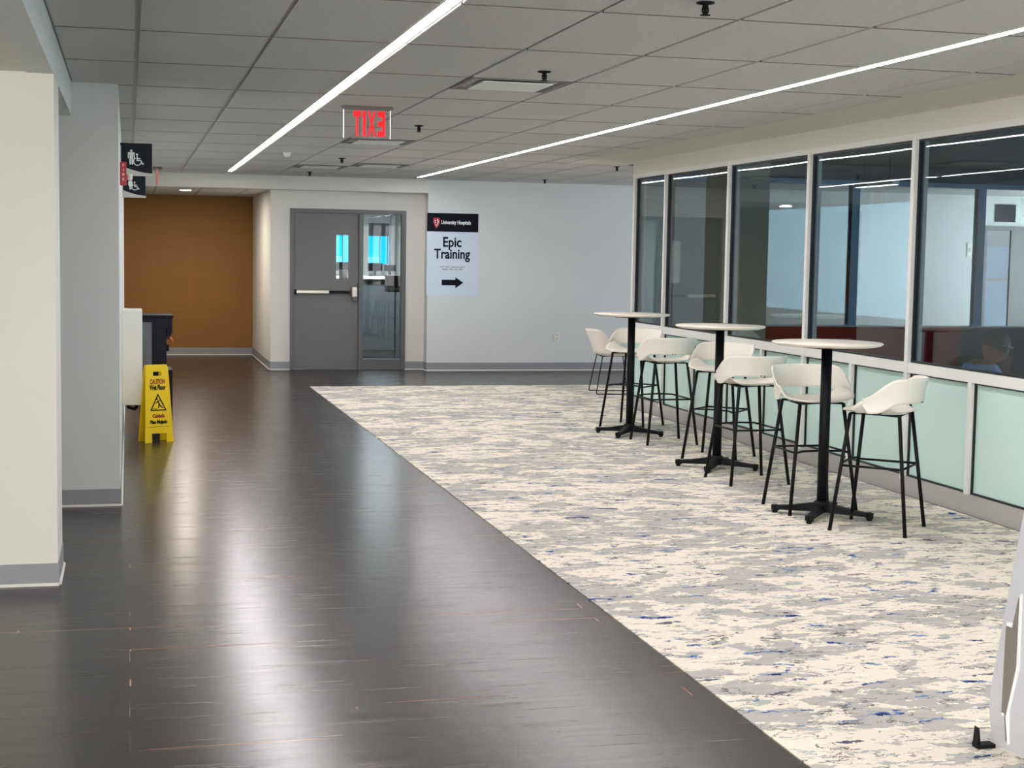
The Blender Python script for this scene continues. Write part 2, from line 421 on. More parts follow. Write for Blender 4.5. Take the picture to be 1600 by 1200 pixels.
for r in range(-12, 11):
    for c in range(-1, 21):
        x0, x1 = GX0+TX*c, GX0+TX*(c+1); y0, y1 = GY0+TY*r, GY0+TY*(r+1)
        if c in (2, 6): x0 += 0.02
        if c+1 in (2, 6): x1 -= 0.02
        x0 = max(x0, -0.33); y1 = min(y1, Y_END); y0 = max(y0, Y_BACK)
        if y1 <= y0: continue
        if x0 >= 4.5: y0 = max(y0, 15.9)
        if x0 < 4.57 < x1:
            if y1 <= 15.9: x1 = 4.57
            elif y0 < 15.9:
                tile(x0, y0, 4.57, 15.9); y0 = 15.9
        if y1-y0 < 0.03: continue
        x1 = min(x1, 12.9)
        h0, h1 = (c, r, 0) in vents, (c, r, 1) in vents; ym = y0+TY/2
        if h0 and h1: continue
        if h0: tile(x0, ym, x1, y1)
        elif h1: tile(x0, y0, x1, ym)
        else: tile(x0, y0, x1, y1)
struct(b.build('ceiling', ['tile', 'grid', 'edgeshade'], fix=False))
b = MB(); b.box(4.57, Y_BACK, ZC, 5.27, 15.9, ZC+0.13); struct(b.build('ceiling_border', 'wallcream'))
b = MB(); b.box(XG, Y_BACK, 2.452, 5.27, 15.30, ZC); struct(b.build('wall_right', 'wallcream'))

# ---- left side: pillar, bulkhead, long wall
b = MB(); b.box(-2.6, 7.38, 0, -0.33, 7.89, 2.39); struct(b.build('wall_left_front', 'wall'))
b = MB(); b.box(-0.45, Y_BACK, 2.385, -0.33, 9.64, ZC+0.1); struct(b.build('trim_1', 'wallw'))
b = MB(); b.box(-4.6, Y_BACK, 2.39, -0.45, 9.64, 2.5); struct(b.build('ceiling_left', 'wall'))
b = MB(); b.box(-4.6, 9.64, 0, XL, 20.5, ZC+0.1); struct(b.build('wall_left', 'wallw'))
b = MB(); b.box(-4.72, Y_BACK, 0, -4.6, 9.64, ZC); struct(b.build('wall_left_far', 'wall'))
b = MB(); b.box(-4.72, Y_BACK-0.12, 0, 14.3, Y_BACK, ZC+0.1); struct(b.build('wall_front', 'wall'))
# ---- back: sign wall, door wall, bulkhead over the recess, alcove
b = MB(); b.box(3.93, Y_END, 0, 12.33, Y_END+0.12, ZC+0.12); b.box(12.33, Y_END, 2.14, 13.35, Y_END+0.12, ZC+0.12); b.box(13.35, Y_END, 0, 14.3, Y_END+0.12, ZC+0.12)
b.box(3.93, Y_END+0.12, 0, 4.05, 20.55, ZC)
struct(b.build('wall_back', 'wallw'))
b = MB(); b.box(XL-0.5, Y_END, 2.405, 3.93, Y_END+0.25, ZC+0.12); struct(b.build('trim_2', 'wall'))
DX0, DX1, DZ, YD = 2.10, 3.67, 2.165, 20.52
b = MB(); b.box(1.84, YD, 0, DX0, YD+0.14, 2.405); b.box(DX1, YD, 0, 3.93, YD+0.14, 2.405); b.box(DX0, YD, DZ, DX1, YD+0.14, 2.405)
struct(b.build('wall_back_door', 'wall'))
b = MB(); b.box(1.84, YD+0.14, 0, 1.96, 23.5, 2.405); struct(b.build('wall_alcove_side', 'wall'))
b = MB(); b.box(-1.6, 23.5, 0, 1.96, 23.62, 2.5); struct(b.build('wall_alcove_back', 'brown'))
b = MB(); b.mi = 1; b.box(-1.6, Y_END+0.25, 2.412, 1.84, 23.5, 2.5); b.mi = 0
for k in range(-3, 4):
    for r in range(0, 3):
        x0 = 0.35+0.6*k; y0 = 20.6+1.0*r
        b.box(max(-1.6, x0+0.012), y0+0.01, 2.405, min(1.83, x0+0.588), y0+0.98, 2.412)
struct(b.build('ceiling_alcove', ['tile', 'grid']))
b = MB(); b.box(-1.72, 20.5, 0, -1.6, 23.62, 2.5); struct(b.build('wall_alcove_left', 'wall'))

# ---- baseboards (coved, with a pale toe line)
def base(name, p0, p1, nrm, h=0.105):
    """run from p0 to p1 along a wall whose outward normal is nrm"""
    p0 = Vector((*p0, 0)); p1 = Vector((*p1, 0)); n = Vector((*nrm, 0))
    b = MB()
    b.prism([p0, p0+n*0.006, p0+n*0.005+Vector((0, 0, h)), p0+Vector((0, 0, h))], p1-p0)
    b.mi = 1
    b.prism([p0+n*0.0062, p0+n*0.016, p0+n*0.0062+Vector((0, 0, 0.012))], p1-p0)
    return struct(b.build(name, ['base', 'toe']))
base('baseboard_left_front', (-2.6, 7.38), (-0.324, 7.38), (0, -1))
base('baseboard_left_front.001', (-0.33, 7.38), (-0.33, 7.89), (1, 0))
base('baseboard_left', (-2.6, 9.64), (XL+0.006, 9.64), (0, -1))
base('baseboard_left.001', (XL, 9.64), (XL, 20.5), (1, 0))
base('baseboard_back', (3.93, Y_END), (12.33, Y_END), (0, -1), 0.11)
base('baseboard_back.001', (3.93, YD), (3.93, Y_END), (-1, 0), 0.11)
base('baseboard_back.002', (1.84, YD), (DX0, YD), (0, -1), 0.11)
base('baseboard_back.003', (DX1, YD), (3.93, YD), (0, -1), 0.11)
base('baseboard_alcove', (1.84, YD), (1.84, 23.5), (-1, 0), 0.11)
base('baseboard_alcove.001', (-1.6, 23.5), (1.84, 23.5), (0, -1), 0.11)

# ---- glazed partition on the right
ZSILL, ZHEAD = 0.905, 2.41
b = MB(); b.box(XG, Y_BACK, ZHEAD, 5.25, 15.30, 2.452); struct(b.build('trim_3', 'alu'))           # head rail
b = MB(); b.box(XG, Y_BACK, 0.835, 5.25, 15.30, ZSILL); struct(b.build('trim_4', 'alu'))             # sill rail
b = MB(); b.box(XG-0.004, Y_BACK, 0, 5.25, 15.30, 0.125); struct(b.build('trim_5', 'curb'))         # bottom curb
MUL = [11.02+1.64*k for k in range(-11, 3)]           # full-height posts: ... 9.38, 11.02, 12.66, 14.30
posts = [y for y in MUL if y > Y_BACK+0.3] + [15.25]
for i, y in enumerate(posts):
    b = MB(); b.box(XG-0.006, y-0.0225, 0.1, XG+0.1, y+0.0225, ZHEAD+0.03, bev=0.002); struct(b.build('trim_%d' % (10+i), 'alu'))
for i in range(len(posts)-1):
    y0, y1 = posts[i]+0.0225, posts[i+1]-0.0225
    wn = struct(empty('window_%d' % (i+1), (XG, (y0+y1)/2, 0))); wn.rotation_euler = (0, 0, 0)
    dy = (y1-y0)/2
    def gask(name, z0, z1, a0, a1, par):
        g = MB(); t = 0.012
        g.box(0.022, a0, z0, 0.062, a0+t, z1); g.box(0.022, a1-t, z0, 0.062, a1, z1)
        g.box(0.022, a0, z0, 0.062, a1, z0+t); g.box(0.022, a0, z1-t, 0.062, a1, z1)
        return g.build(name, 'gasket', par)
    gask('gasket', ZSILL, ZHEAD, -dy, dy, wn)
    b = MB(); b.box(0.036, -dy+0.002, ZSILL+0.001, 0.046, dy-0.002, ZHEAD-0.001); b.build('glass_pane', 'glass', wn)
    if y1-y0 > 1.2:
        b = MB(); b.box(-0.004, -0.02, 0.12, 0.09, 0.02, 0.836, bev=0.002); b.build('lower_post', 'alu', wn)
        spans = [(-dy, -0.02), (0.02, dy)]
    else: spans = [(-dy, dy)]
    for a0, a1 in spans:
        b = MB(); b.box(0.036, a0+0.002, 0.126, 0.048, a1-0.002, 0.834); fp = b.build('frosted_panel', 'frost', wn)
        gask('gasket', 0.125, 0.835, a0, a1, wn)

# ---- return wall of the glazed room (seen through the glass)
YR = 15.30
b = MB(); b.box(5.25, YR-0.05, ZHEAD, 12.9, YR+0.05, 2.46); struct(b.build('trim_30', 'aludaylit'))
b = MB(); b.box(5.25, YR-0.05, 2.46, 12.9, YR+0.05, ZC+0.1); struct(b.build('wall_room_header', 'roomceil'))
rp = [6.16, 7.70, 9.24, 10.78, 12.32]
for i, x in enumerate(rp):
    b = MB(); b.box(x-0.045, YR-0.05, 0.88, x+0.045, YR+0.05, ZHEAD); struct(b.build('trim_%d' % (31+i), 'aludaylit'))
    b = MB(); b.box(x-0.056, YR-0.02, ZSILL, x-0.046, YR+0.02, ZHEAD); struct(b.build('trim_%d' % (41+i), 'gasket'))
xs = [5.26]+rp
for i in range(len(rp)):
    x0, x1 = xs[i]+0.045, xs[i+1]-0.045
    wn = struct(empty('window_%d' % (20+i), ((x0+x1)/2, YR, 0))); dx = (x1-x0)/2
    b = MB(); b.box(-dx, -0.006, 0.875, dx, 0.006, ZHEAD); b.build('glass_pane', 'glass2', wn)
b = MB(); b.box(5.25, YR-0.045, 0, 9.03, YR+0.045, 0.865); struct(b.build('wall_room_panel', 'maroon'))
b = MB(); b.box(9.03, YR-0.045, 0, 12.9, YR+0.045, 0.865); struct(b.build('wall_room_panel.001', 'slate'))
b = MB(); b.box(5.25, YR-0.05, 0.865, 12.9, YR+0.05, 0.88); struct(b.build('trim_50', 'alu'))
b = MB()
for ch, x, sz in (('i', 7.47, 0.32), ('s', 7.62, 0.32), ('o', 7.76, 0.32), ('o', 7.99, 0.32), ('c', 8.22, 0.32)):
    put(b, text_bm(ch, sz, extrude=0.002, bold=0.006), (x, YR-0.048, 0.435), (1, 0, 0), (0, 0, 1))
lt = b.build('panel_lettering', 'signwhite'); tag(lt, 'white round letters low on the maroon panel inside the glazed room', 'lettering')
# the glazed room itself
b = MB(); b.box(5.25, Y_BACK, 0.0, 12.9, 15.25, 0.006); struct(b.build('floor_room', 'roomfloor'))
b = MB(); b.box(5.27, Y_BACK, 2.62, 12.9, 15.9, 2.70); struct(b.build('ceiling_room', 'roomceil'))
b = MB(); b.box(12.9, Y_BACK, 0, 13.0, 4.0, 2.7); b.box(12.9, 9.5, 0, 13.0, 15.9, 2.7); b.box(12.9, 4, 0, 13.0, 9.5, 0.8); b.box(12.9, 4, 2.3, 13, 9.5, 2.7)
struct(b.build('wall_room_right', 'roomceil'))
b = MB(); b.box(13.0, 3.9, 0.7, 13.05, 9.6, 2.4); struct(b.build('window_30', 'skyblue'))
b = MB(); b.box(12.9, 15.9, 0, 13.0, Y_END, ZC+0.1); struct(b.build('wall_corridor_right', 'wallw')) if False else b.bm.free()
b = MB(); b.box(14.1, 15.9, 0, 14.2, 27.0, ZC+0.12); struct(b.build('wall_corridor_right', 'wallw'))
b = MB(); b.box(12.9, 15.9, ZC, 14.2, Y_END, ZC+0.12); struct(b.build('ceiling_corridor', 'tile'))
b = MB(); b.box(5.62, 13.70, 0.0, 6.00, 14.40, 2.62); o = struct(b.build('wall_room_column', 'olive'))

def added_window(name, x0, y0, z0, x1, y1, z1, axis, mt='fillwhite'):  # unseen glowing windows, added behind the fill lights
    wn = struct(empty(name, ((x0+x1)/2, (y0+y1)/2, z0))); cx_, cy_ = (x0+x1)/2, (y0+y1)/2
    b = MB(); b.box(x0-cx_, y0-cy_, 0, x1-cx_, y1-cy_, z1-z0); b.build('daylight_pane', mt, wn)
    n_ = 6; ex = 0.03
    for k in range(n_+1):
        b = MB()
        if axis == 'y': yy = y0-cy_+(y1-y0)*k/n_; b.box(x0-cx_-ex, yy-0.03, 0, x1-cx_+ex, yy+0.03, z1-z0)
        else: xx = x0-cx_+(x1-x0)*k/n_; b.box(xx-0.03, y0-cy_-ex, 0, xx+0.03, y1-cy_+ex, z1-z0)
        b.build('window_bar', 'alu', wn)
    return wn
added_window('window_31', -4.598, -5.7, 0.45, -4.59, 3.5, 2.35, 'y')
added_window('window_32', -0.1, -6.998, 0.55, 4.9, -6.99, 2.45, 'x')
added_window('window_33', 14.09, 16.1, 0.45, 14.098, 19.9, 2.35, 'y')
# ================================================================ DOORS
d1 = struct(empty('door_1', ((DX0+DX1)/2, YD, 0)))
ox = (DX0+DX1)/2
b = MB()   # frame: jambs, head, centre post, bottom rail of the side light
for x0, x1 in ((DX0, DX0+0.05), (3.025, 3.085), (DX1-0.06, DX1)): b.box(x0-ox, -0.02, 0, x1-ox, 0.10, DZ-0.055, bev=0.003)
b.box(DX0-ox, -0.02, DZ-0.055, DX1-ox, 0.10, DZ, bev=0.003)
b.box(3.085-ox, -0.01, 0, DX1-0.06-ox, 0.09, 0.145, bev=0.002)
b.build('door_frame', 'doorframe', d1)
LX0, LX1 = DX0+0.052, 3.023; wx0, wx1, wz0, wz1 = 2.72, 2.89, 1.23, 1.83
b = MB()
for q in ((LX0, 0.008, wx0, 2.108), (wx1, 0.008, LX1, 2.108), (wx0, 0.008, wx1, wz0), (wx0, wz1, wx1, 2.108)):
    b.box(q[0]-ox, 0.012, q[1], q[2]-ox, 0.056, q[3])
leaf = b.build('door_leaf', 'door', d1)
b = MB(); b.box(wx0-ox, 0.03, wz0, wx1-ox, 0.036, wz1); b.build('vision_glass', 'glass2', leaf)
b = MB(); b.box(LX0+0.02-ox, -0.045, 1.03, 2.62-ox, -0.005, 1.075, bev=0.006)
b.mi = 1; b.box(2.62-ox, -0.03, 1.035, 2.90-ox, -0.008, 1.07, bev=0.003); b.box(2.16-ox, -0.05, 1.022, 2.185-ox, 0.012, 1.083, bev=0.004)
b.build('push_bar', ['chrome', 'black'], leaf)
b = MB(); b.box(2.925-ox, -0.055, 0.98, 3.0-ox, 0.011, 1.12, bev=0.015); b.mi = 1; b.box(2.935-ox, -0.05, 0.93, 2.99-ox, 0.011, 0.985, bev=0.01)
b.build('latch_case', ['chrome', 'doorframe'], leaf)
b = MB(); b.box(3.085-ox, 0.03, 0.145, DX1-0.06-ox, 0.038, DZ-0.055); b.build('side_light_glass', 'glass3', d1)

# office behind the door
OW = ((3.36, 3.76), (4.03, 4.39))
b = MB()
b.box(1.96, 26.2, 0, 14.2, 26.32, 1.40); b.box(1.96, 26.2, 2.1, 14.2, 26.32, 2.6)
b.box(1.96, 26.2, 1.40, 3.36, 26.32, 2.1); b.box(3.76, 26.2, 1.40, 4.03, 26.32, 2.1); b.box(4.39, 26.2, 1.40, 14.2, 26.32, 2.1)
struct(b.build('wall_office_back', 'wallw'))
for i, (x0, x1) in enumerate(OW):
    wn = struct(empty('window_%d' % (40+i), ((x0+x1)/2, 26.2, 0))); hw = (x1-x0)/2
    b = MB(); b.box(-hw, 0.07, 1.40, hw, 0.09, 2.1); b.build('daylight_pane', 'sky', wn)
    b = MB(); b.box(-hw, 0.055, 1.40, hw*0.1, 0.068, 1.52); b.build('pale_roofline', 'skypale', wn)
    for x in (0.02, hw-0.03): b = MB(); b.box(x, 0.03, 1.40, x+0.012, 0.05, 1.9); b.build('window_bar', 'greyplastic', wn)
    b = MB(); b.box(-hw, 0.02, 1.88, hw, 0.05, 2.1); b.build('window_blind', 'greyplastic', wn)
area('office_fill', (3.9, 23.6, 2.40), 1.2, 0.6, 22, (0.95, 0.98, 1.0))  # unseen light and panel added to brighten the office
pl_ = empty('added_light_panel', (3.9, 23.6, 2.445)); tag(pl_, 'flat light panel added to brighten the office behind the grey door', 'ceiling light')
b = MB(); b.box(-0.6, -0.3, -0.02, 0.6, 0.3, 0.0, bev=0.004); b.build('frame', 'white', pl_)
b = MB(); b.box(-0.57, -0.27, -0.024, 0.57, 0.27, -0.0205); b.build('diffuser', 'addedglow', pl_)
b = MB(); b.box(4.40, 26.05, 0, 4.47, 26.2, 2.45); struct(b.build('trim_60', 'wallw'))
b = MB(); b.box(1.96, 20.66, 2.45, 14.2, 26.32, 2.55); struct(b.build('ceiling_office', 'tile'))
b = MB(); b.box(1.96, 23.6, 0, 2.02, 26.2, 2.45); struct(b.build('wall_office_left', 'wallw'))

# reception counter
ct = empty('reception_counter', (3.9, 24.6, 0)); tag(ct, 'white-topped reception counter seen through the glass beside the grey door', 'counter')
b = MB(); b.box(-1.1, 0, 0, 1.1, 0.55, 1.16, bev=0.004); b.build('counter_front', 'greyplastic', ct)
b = MB(); b.box(-1.16, -0.08, 1.16, 1.16, 0.62, 1.21, bev=0.01); b.build('counter_top', 'white', ct)
def monitor(x, y, z, wd, ht, rz, label):
    t = empty('computer_monitor', (x, y, z), rz); tag(t, label, 'monitor', 'monitors in the office behind the door')
    b = MB(); b.box(-wd/2, -0.02, 0.08, wd/2, 0.02, 0.08+ht, bev=0.006); b.build('screen', 'navy', t)
    b = MB(); b.box(-0.02, 0.0, 0.01, 0.02, 0.04, 0.12); b.box(-0.1, -0.06, 0.0, 0.1, 0.08, 0.012, bev=0.003); b.build('stand', 'black', t)
monitor(3.95, 24.95, 1.21, 0.24, 0.13, 0.0, 'low black monitor on the white counter, left of its pair in the side glass')
monitor(4.20, 24.95, 1.21, 0.18, 0.10, 0.0, 'low black monitor on the white counter, beside the white post')
monitor(3.38, 24.95, 1.21, 0.30, 0.14, 0.0, 'black monitor seen through the narrow window in the grey door')
bx = empty('counter_box', (3.75, 21.7, 0)); tag(bx, 'dark blue-black computer case on a stand behind the side glass', 'computer')
b = MB(); b.box(-0.13, 0, 1.03, 0.06, 0.25, 1.27, bev=0.01); b.build('case', 'navy', bx)
b = MB(); b.box(-0.01, 0.1, 0.012, 0.01, 0.12, 1.03); b.box(-0.2, 0.0, 0.0, 0.2, 0.28, 0.014, bev=0.003); b.build('stand', 'greyplastic', bx)
nb = empty('notice_board', (3.04, 22.6, 1.19)); tag(nb, 'small white notice seen at the foot of the narrow door window', 'notice')
b = MB(); b.box(0.0, 0, 0, 0.13, 0.012, 0.14, bev=0.002); b.build('sheet', 'white', nb)
b = MB(); b.box(0.055, 0.012, -1.22, 0.075, 0.03, 0.1); b.box(-0.05, -0.06, -1.22, 0.18, 0.12, -1.2); b.build('stand', 'black', nb)

# second doorway, far right, seen through two panes
d2 = struct(empty('door_2', (12.84, Y_END, 0)))
b = MB(); b.box(-0.51, -0.02, 0, -0.45, 0.13, 2.08); b.box(0.45, -0.02, 0, 0.51, 0.13, 2.08); b.box(-0.51, -0.02, 2.08, 0.51, 0.13, 2.14); b.build('door_frame', 'doorframe', d2)
b = MB(); b.box(0.02, 0.03, 0.01, 0.45, 0.075, 2.08); b.box(-0.45, 0.03, 0.01, 0.02, 0.075, 0.2); b.box(-0.02, 0.03, 0.2, 0.02, 0.075, 2.08); lf = b.build('door_leaf', 'door', d2)
b = MB(); b.box(-0.45, 0.05, 0.2, -0.02, 0.056, 2.08); b.build('door_glass', 'glass2', lf)
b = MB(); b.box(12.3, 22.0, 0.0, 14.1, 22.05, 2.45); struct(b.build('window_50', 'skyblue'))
b = MB(); b.box(12.62, 21.8, 0, 12.68, 21.9, 2.45); b.box(13.0, 21.8, 0, 13.3, 21.9, 2.45); b.box(12.3, 21.8, 1.3, 14.1, 21.9, 1.36); b.box(12.3, 21.8, 1.85, 14.1, 21.9, 2.45); struct(b.build('trim_61', 'greyplastic'))
sg = empty('wall_sign', (12.68, Y_END-0.002, 2.2)); tag(sg, 'dark square wall sign above the far doorway behind the glass', 'sign')
b = MB(); b.box(-0.17, -0.015, 0, 0.17, 0, 0.26, bev=0.002); b.build('sign_plate', 'signdark', sg)
sw = empty('light_switch', (12.12, Y_END, 1.68)); tag(sw, 'small white switch plate on the wall left of the far doorway behind the glass', 'switch')
b = MB(); b.box(-0.05, -0.012, 0, 0.05, 0, 0.2, bev=0.003); b.build('plate', 'white', sw)
b = MB(); b.box(-0.012, -0.02, 0.07, 0.012, -0.0125, 0.13); b.build('rocker', 'silver', sw)

# ================================================================ CEILING THINGS
def strip(x, y1, label):
    t = empty('linear_ceiling_light', (x, y1, ZC)); tag(t, label, 'ceiling light', 'long light strips in the hallway ceiling')
    L = y1-(Y_BACK+0.2)
    b = MB(); b.box(-0.036, -L, -0.003, -0.026, 0, 0.006); b.box(0.026, -L, -0.003, 0.036, 0, 0.006); b.box(-0.036, 0, -0.003, 0.036, 0.01, 0.006); b.build('trim_frame', 'white', t)
    b = MB(); b.box(-0.026, -L, -0.002, 0.026, 0, 0.006); b.build('diffuser', 'strip', t)
strip(GX0+2*TX-0.02, 19.55, 'long bright ceiling light strip, the one over the dark wood floor')
strip(GX0+6*TX-0.01, 19.72, 'long bright ceiling light strip, the one over the carpet nearer the glass wall')

dl = empty('downlight', (0.76, 21.35, 2.405)); tag(dl, 'round recessed downlight glowing in the alcove ceiling before the brown wall', 'ceiling light')
b = MB(); b.lathe([(0.10, 0.0), (0.10, -0.006), (0.082, -0.008), (0.078, 0.0)], n=28); b.build('trim_ring', 'white', dl)
b = MB(); b.lathe([(0.0, -0.012), (0.05, -0.0115), (0.077, -0.007), (0.077, 0.0), (0, 0.0)], n=28); b.build('lens', 'lamp', dl)
area('downlight_lamp', (0.76, 21.35, 2.38), 0.15, 0.15, 8, (1, 0.90, 0.78))

def vent(c, r, h, label, kind=0):
    x0 = GX0+TX*c; y0 = GY0+TY*r+h*TY/2
    t = empty('ceiling_vent', (x0+TX/2, y0+TY/4, ZC)); tag(t, label, 'air vent', 'square ceiling vents in a row')
    hx = TX/2-0.012; hy = TY/4-0.006
    b = MB()   # sloped deep frame
    o_, i_ = [(-hx, -hy), (hx, -hy), (hx, hy), (-hx, hy)], [(-hx+0.09, -hy+0.09), (hx-0.09, -hy+0.09), (hx-0.09, hy-0.09), (-hx+0.09, hy-0.09)]
    f_ = [(-hx+0.022, -hy+0.022), (hx-0.022, -hy+0.022), (hx-0.022, hy-0.022), (-hx+0.022, hy-0.022)]
    for k in range(4):
        j = (k+1) % 4
        b.poly([(*o_[k], -0.004), (*o_[j], -0.004), (*f_[j], -0.004), (*f_[k], -0.004)])
        b.poly([(*f_[k], -0.004), (*f_[j], -0.004), (*i_[j], 0.045), (*i_[k], 0.045)])
        b.poly([(*o_[k], -0.004), (*o_[j], -0.004), (*o_[j], 0.006), (*o_[k], 0.006)])
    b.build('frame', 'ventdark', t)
    b = MB(); b.box(-hx+0.08, -hy+0.08, 0.04, hx-0.08, hy-0.08, 0.05); b.build('slot', 'ventslot', t)
    b = MB(); s_ = 0.085; b.box(-hx+s_, -hy+s_, -0.012, hx-s_, hy-s_, -0.004, bev=0.003); b.build('centre_panel', 'ventpanel', t)
vent(3, 1, 0, 'square ceiling vent with pale centre panel, nearest of the row, between the two light strips')
vent(3, 5, 0, 'square ceiling vent just beyond and below the red lit sign')
vent(3, 8, 1, 'square ceiling vent farthest away near the end of the light strips, left of its pair')
vent(4, 8, 0, 'square ceiling vent far away near the end of the light strips, right of its pair')

def sprinkler_proto():
    t = empty('fire_sprinkler', (0, 0, 0))
    b = MB(); b.lathe([(0.012, 0), (0.036, -0.001), (0.036, -0.006), (0.012, -0.012), (0.01, -0.03), (0.007, -0.03)], n=18); b.build('escutcheon', 'black', t)
    b = MB(); b.tube([(0, 0, -0.01), (0, 0, -0.045)], 0.008, 8)
    b.tube([(0.011, 0, -0.02), (0.013, 0, -0.035), (0.004, 0, -0.05)], 0.003, 6); b.tube([(-0.011, 0, -0.02), (-0.013, 0, -0.035), (-0.004, 0, -0.05)], 0.003, 6)
    b.build('stem', 'black', t)
    b = MB(); b.lathe([(0, -0.048), (0.02, -0.049), (0.021, -0.052), (0, -0.052)], n=16); b.build('deflector', 'black', t)
    return t
spk = sprinkler_proto()
SP = [(2.185, 5.66, 'pendant fire sprinkler at the top edge of the photo, nearest of all'),
      (2.19, 8.05, 'pendant fire sprinkler beside the nearest ceiling vent'),
      (2.20, 11.78, 'pendant fire sprinkler right of the red lit sign'),
      (2.20, 16.2, 'pendant fire sprinkler between the second and the far ceiling vents'),
      (2.205, 19.2, 'pendant fire sprinkler over the grey door, close to the end bulkhead'),
      (5.24, 16.13, 'pendant fire sprinkler just past the far corner of the glass wall'),
      (5.31, 19.40, 'pendant fire sprinkler close to the white end wall right of the training poster')]
for i, (x, y, lb) in enumerate(SP):
    o = spk if i == 0 else copy_tree(spk)
    o.location = (x, y, ZC+0.0005); tag(o, lb, 'sprinkler', 'fire sprinklers in the hallway ceiling')
det = empty('occupancy_sensor', (1.55, 15.5, ZC)); tag(det, 'small white round sensor on the ceiling right of the left light strip', 'sensor')
b = MB(); b.lathe([(0.0, -0.05), (0.025, -0.046), (0.035, -0.03), (0.04, 0)], n=20); b.build('lens_dome', 'white', det)
b = MB(); b.lathe([(0.041, -0.004), (0.055, -0.004), (0.055, 0.0005)], n=20); b.build('base_ring', 'silver', det)

# exit signs
def exit_sign(x, y, z, rz, label):
    t = empty('exit_sign', (x, y, z), rz); tag(t, label, 'exit sign', 'hanging exit signs')
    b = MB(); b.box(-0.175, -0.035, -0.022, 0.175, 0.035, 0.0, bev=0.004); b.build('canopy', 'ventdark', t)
    b = MB(); b.box(-0.158, -0.004, -0.215, 0.158, 0.004, -0.022); b.build('acrylic_panel', 'acrylic', t)
    b = MB()
    for ch, px, wl_ in (('T', 0.067, 0.052), ('I', 0.018, 0.022), ('X', -0.033, 0.056), ('E', -0.099, 0.054)):
        put(b, text_bm(ch, 0.225, extrude=0.0015, bold=0.009, width=wl_), (-px, 0.0065, -0.125), (-1, 0, 0), (0, 0, 1))
    b.build('letters', 'redglow', t)
    for q in (-0.1605, 0.1605): b = MB(); b.box(q-0.002, -0.004, -0.215, q+0.002, 0.004, -0.024); b.build('lit_edge', 'edgeglow', t)
    return t
exit_sign(1.585, 10.42, ZC, 0, 'clear hanging sign with red lit EXIT letters seen reversed, between the light strips')
t = empty('exit_sign', (0.345, 19.2, ZC), PI/2); tag(t, 'exit sign seen edge-on as a thin pink T, by the end bulkhead above the alcove', 'exit sign', 'hanging exit signs')
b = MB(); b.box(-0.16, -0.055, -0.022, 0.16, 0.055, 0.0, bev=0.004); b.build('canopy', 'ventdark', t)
b = MB(); b.box(-0.15, -0.011, -0.21, 0.15, 0.011, -0.022, bev=0.002); b.build('acrylic_panel', 'pinkglow', t)
b = MB()
put(b, text_bm('EXIT', 0.2, extrude=0.001, width=0.2), (0, -0.013, -0.12), (1, 0, 0), (0, 0, 1)); put(b, text_bm('EXIT', 0.2, extrude=0.001, width=0.2), (0, 0.013, -0.12), (-1, 0, 0), (0, 0, 1))
b.build('letters', 'pinkglow', t)

# ================================================================ LEFT WALL THINGS
def figure(mb, ox_, oz_, h, y, female=False):
    """pictogram person drawn in the xz plane facing -y"""
    def disc(cx, cz, r, n=20): mb.prism([(cx+r*math.cos(2*PI*k/n), y, cz+r*math.sin(2*PI*k/n)) for k in range(n)], (0, -0.002, 0))
    def pol(p): mb.prism([(ox_+a*h, y, oz_+c*h) for a, c in p], (0, -0.002, 0))
    disc(ox_, oz_+0.92*h, 0.08*h)
    if not female:
        pol([(-.2, .82), (.2, .82), (.23, .76), (.23, .42), (.16, .42), (.15, .7), (.12, .7), (.12, 0), (.015, 0), (.015, .4), (-.015, .4), (-.015, 0), (-.12, 0), (-.12, .7), (-.15, .7), (-.16, .42), (-.23, .42), (-.23, .76)])
    else:
        pol([(-.13, .82), (.13, .82), (.2, .7), (.22, .5), (.16, .34), (.1, .3), (.09, 0), (.015, 0), (.015, .25), (-.015, .25), (-.015, 0), (-.09, 0), (-.1, .3), (-.16, .34), (-.22, .5), (-.2, .7)])
def wheelchair(mb, ox_, oz_, h, y):
    def pol(p): mb.prism([(ox_+a*h, y, oz_+c*h) for a, c in p], (0, -0.002, 0))
    n = 16; mb.prism([(ox_-0.05*h+0.09*h*math.cos(2*PI*k/n), y, oz_+0.9*h+0.09*h*math.sin(2*PI*k/n)) for k in range(n)], (0, -0.002, 0))
    pol([(-.1, .78), (.0, .78), (.02, .6), (.25, .6), (.25, .52), (.02, .52), (.03, .44), (.3, .44), (.42, .16), (.5, .2), (.53, .13), (.38, .04), (.24, .36), (-.08, .36)])
    a0, a1 = math.radians(120), math.radians(350); R1, R2 = 0.36, 0.28
    N = 22
    for k in range(N):
        p, q = a0+(a1-a0)*k/N, a0+(a1-a0)*(k+1)/N
        pol([(-.02+R1*math.cos(p), .32+R1*math.sin(p)), (-.02+R2*math.cos(p), .32+R2*math.sin(p)), (-.02+R2*math.cos(q), .32+R2*math.sin(q)), (-.02+R1*math.cos(q), .32+R1*math.sin(q))])
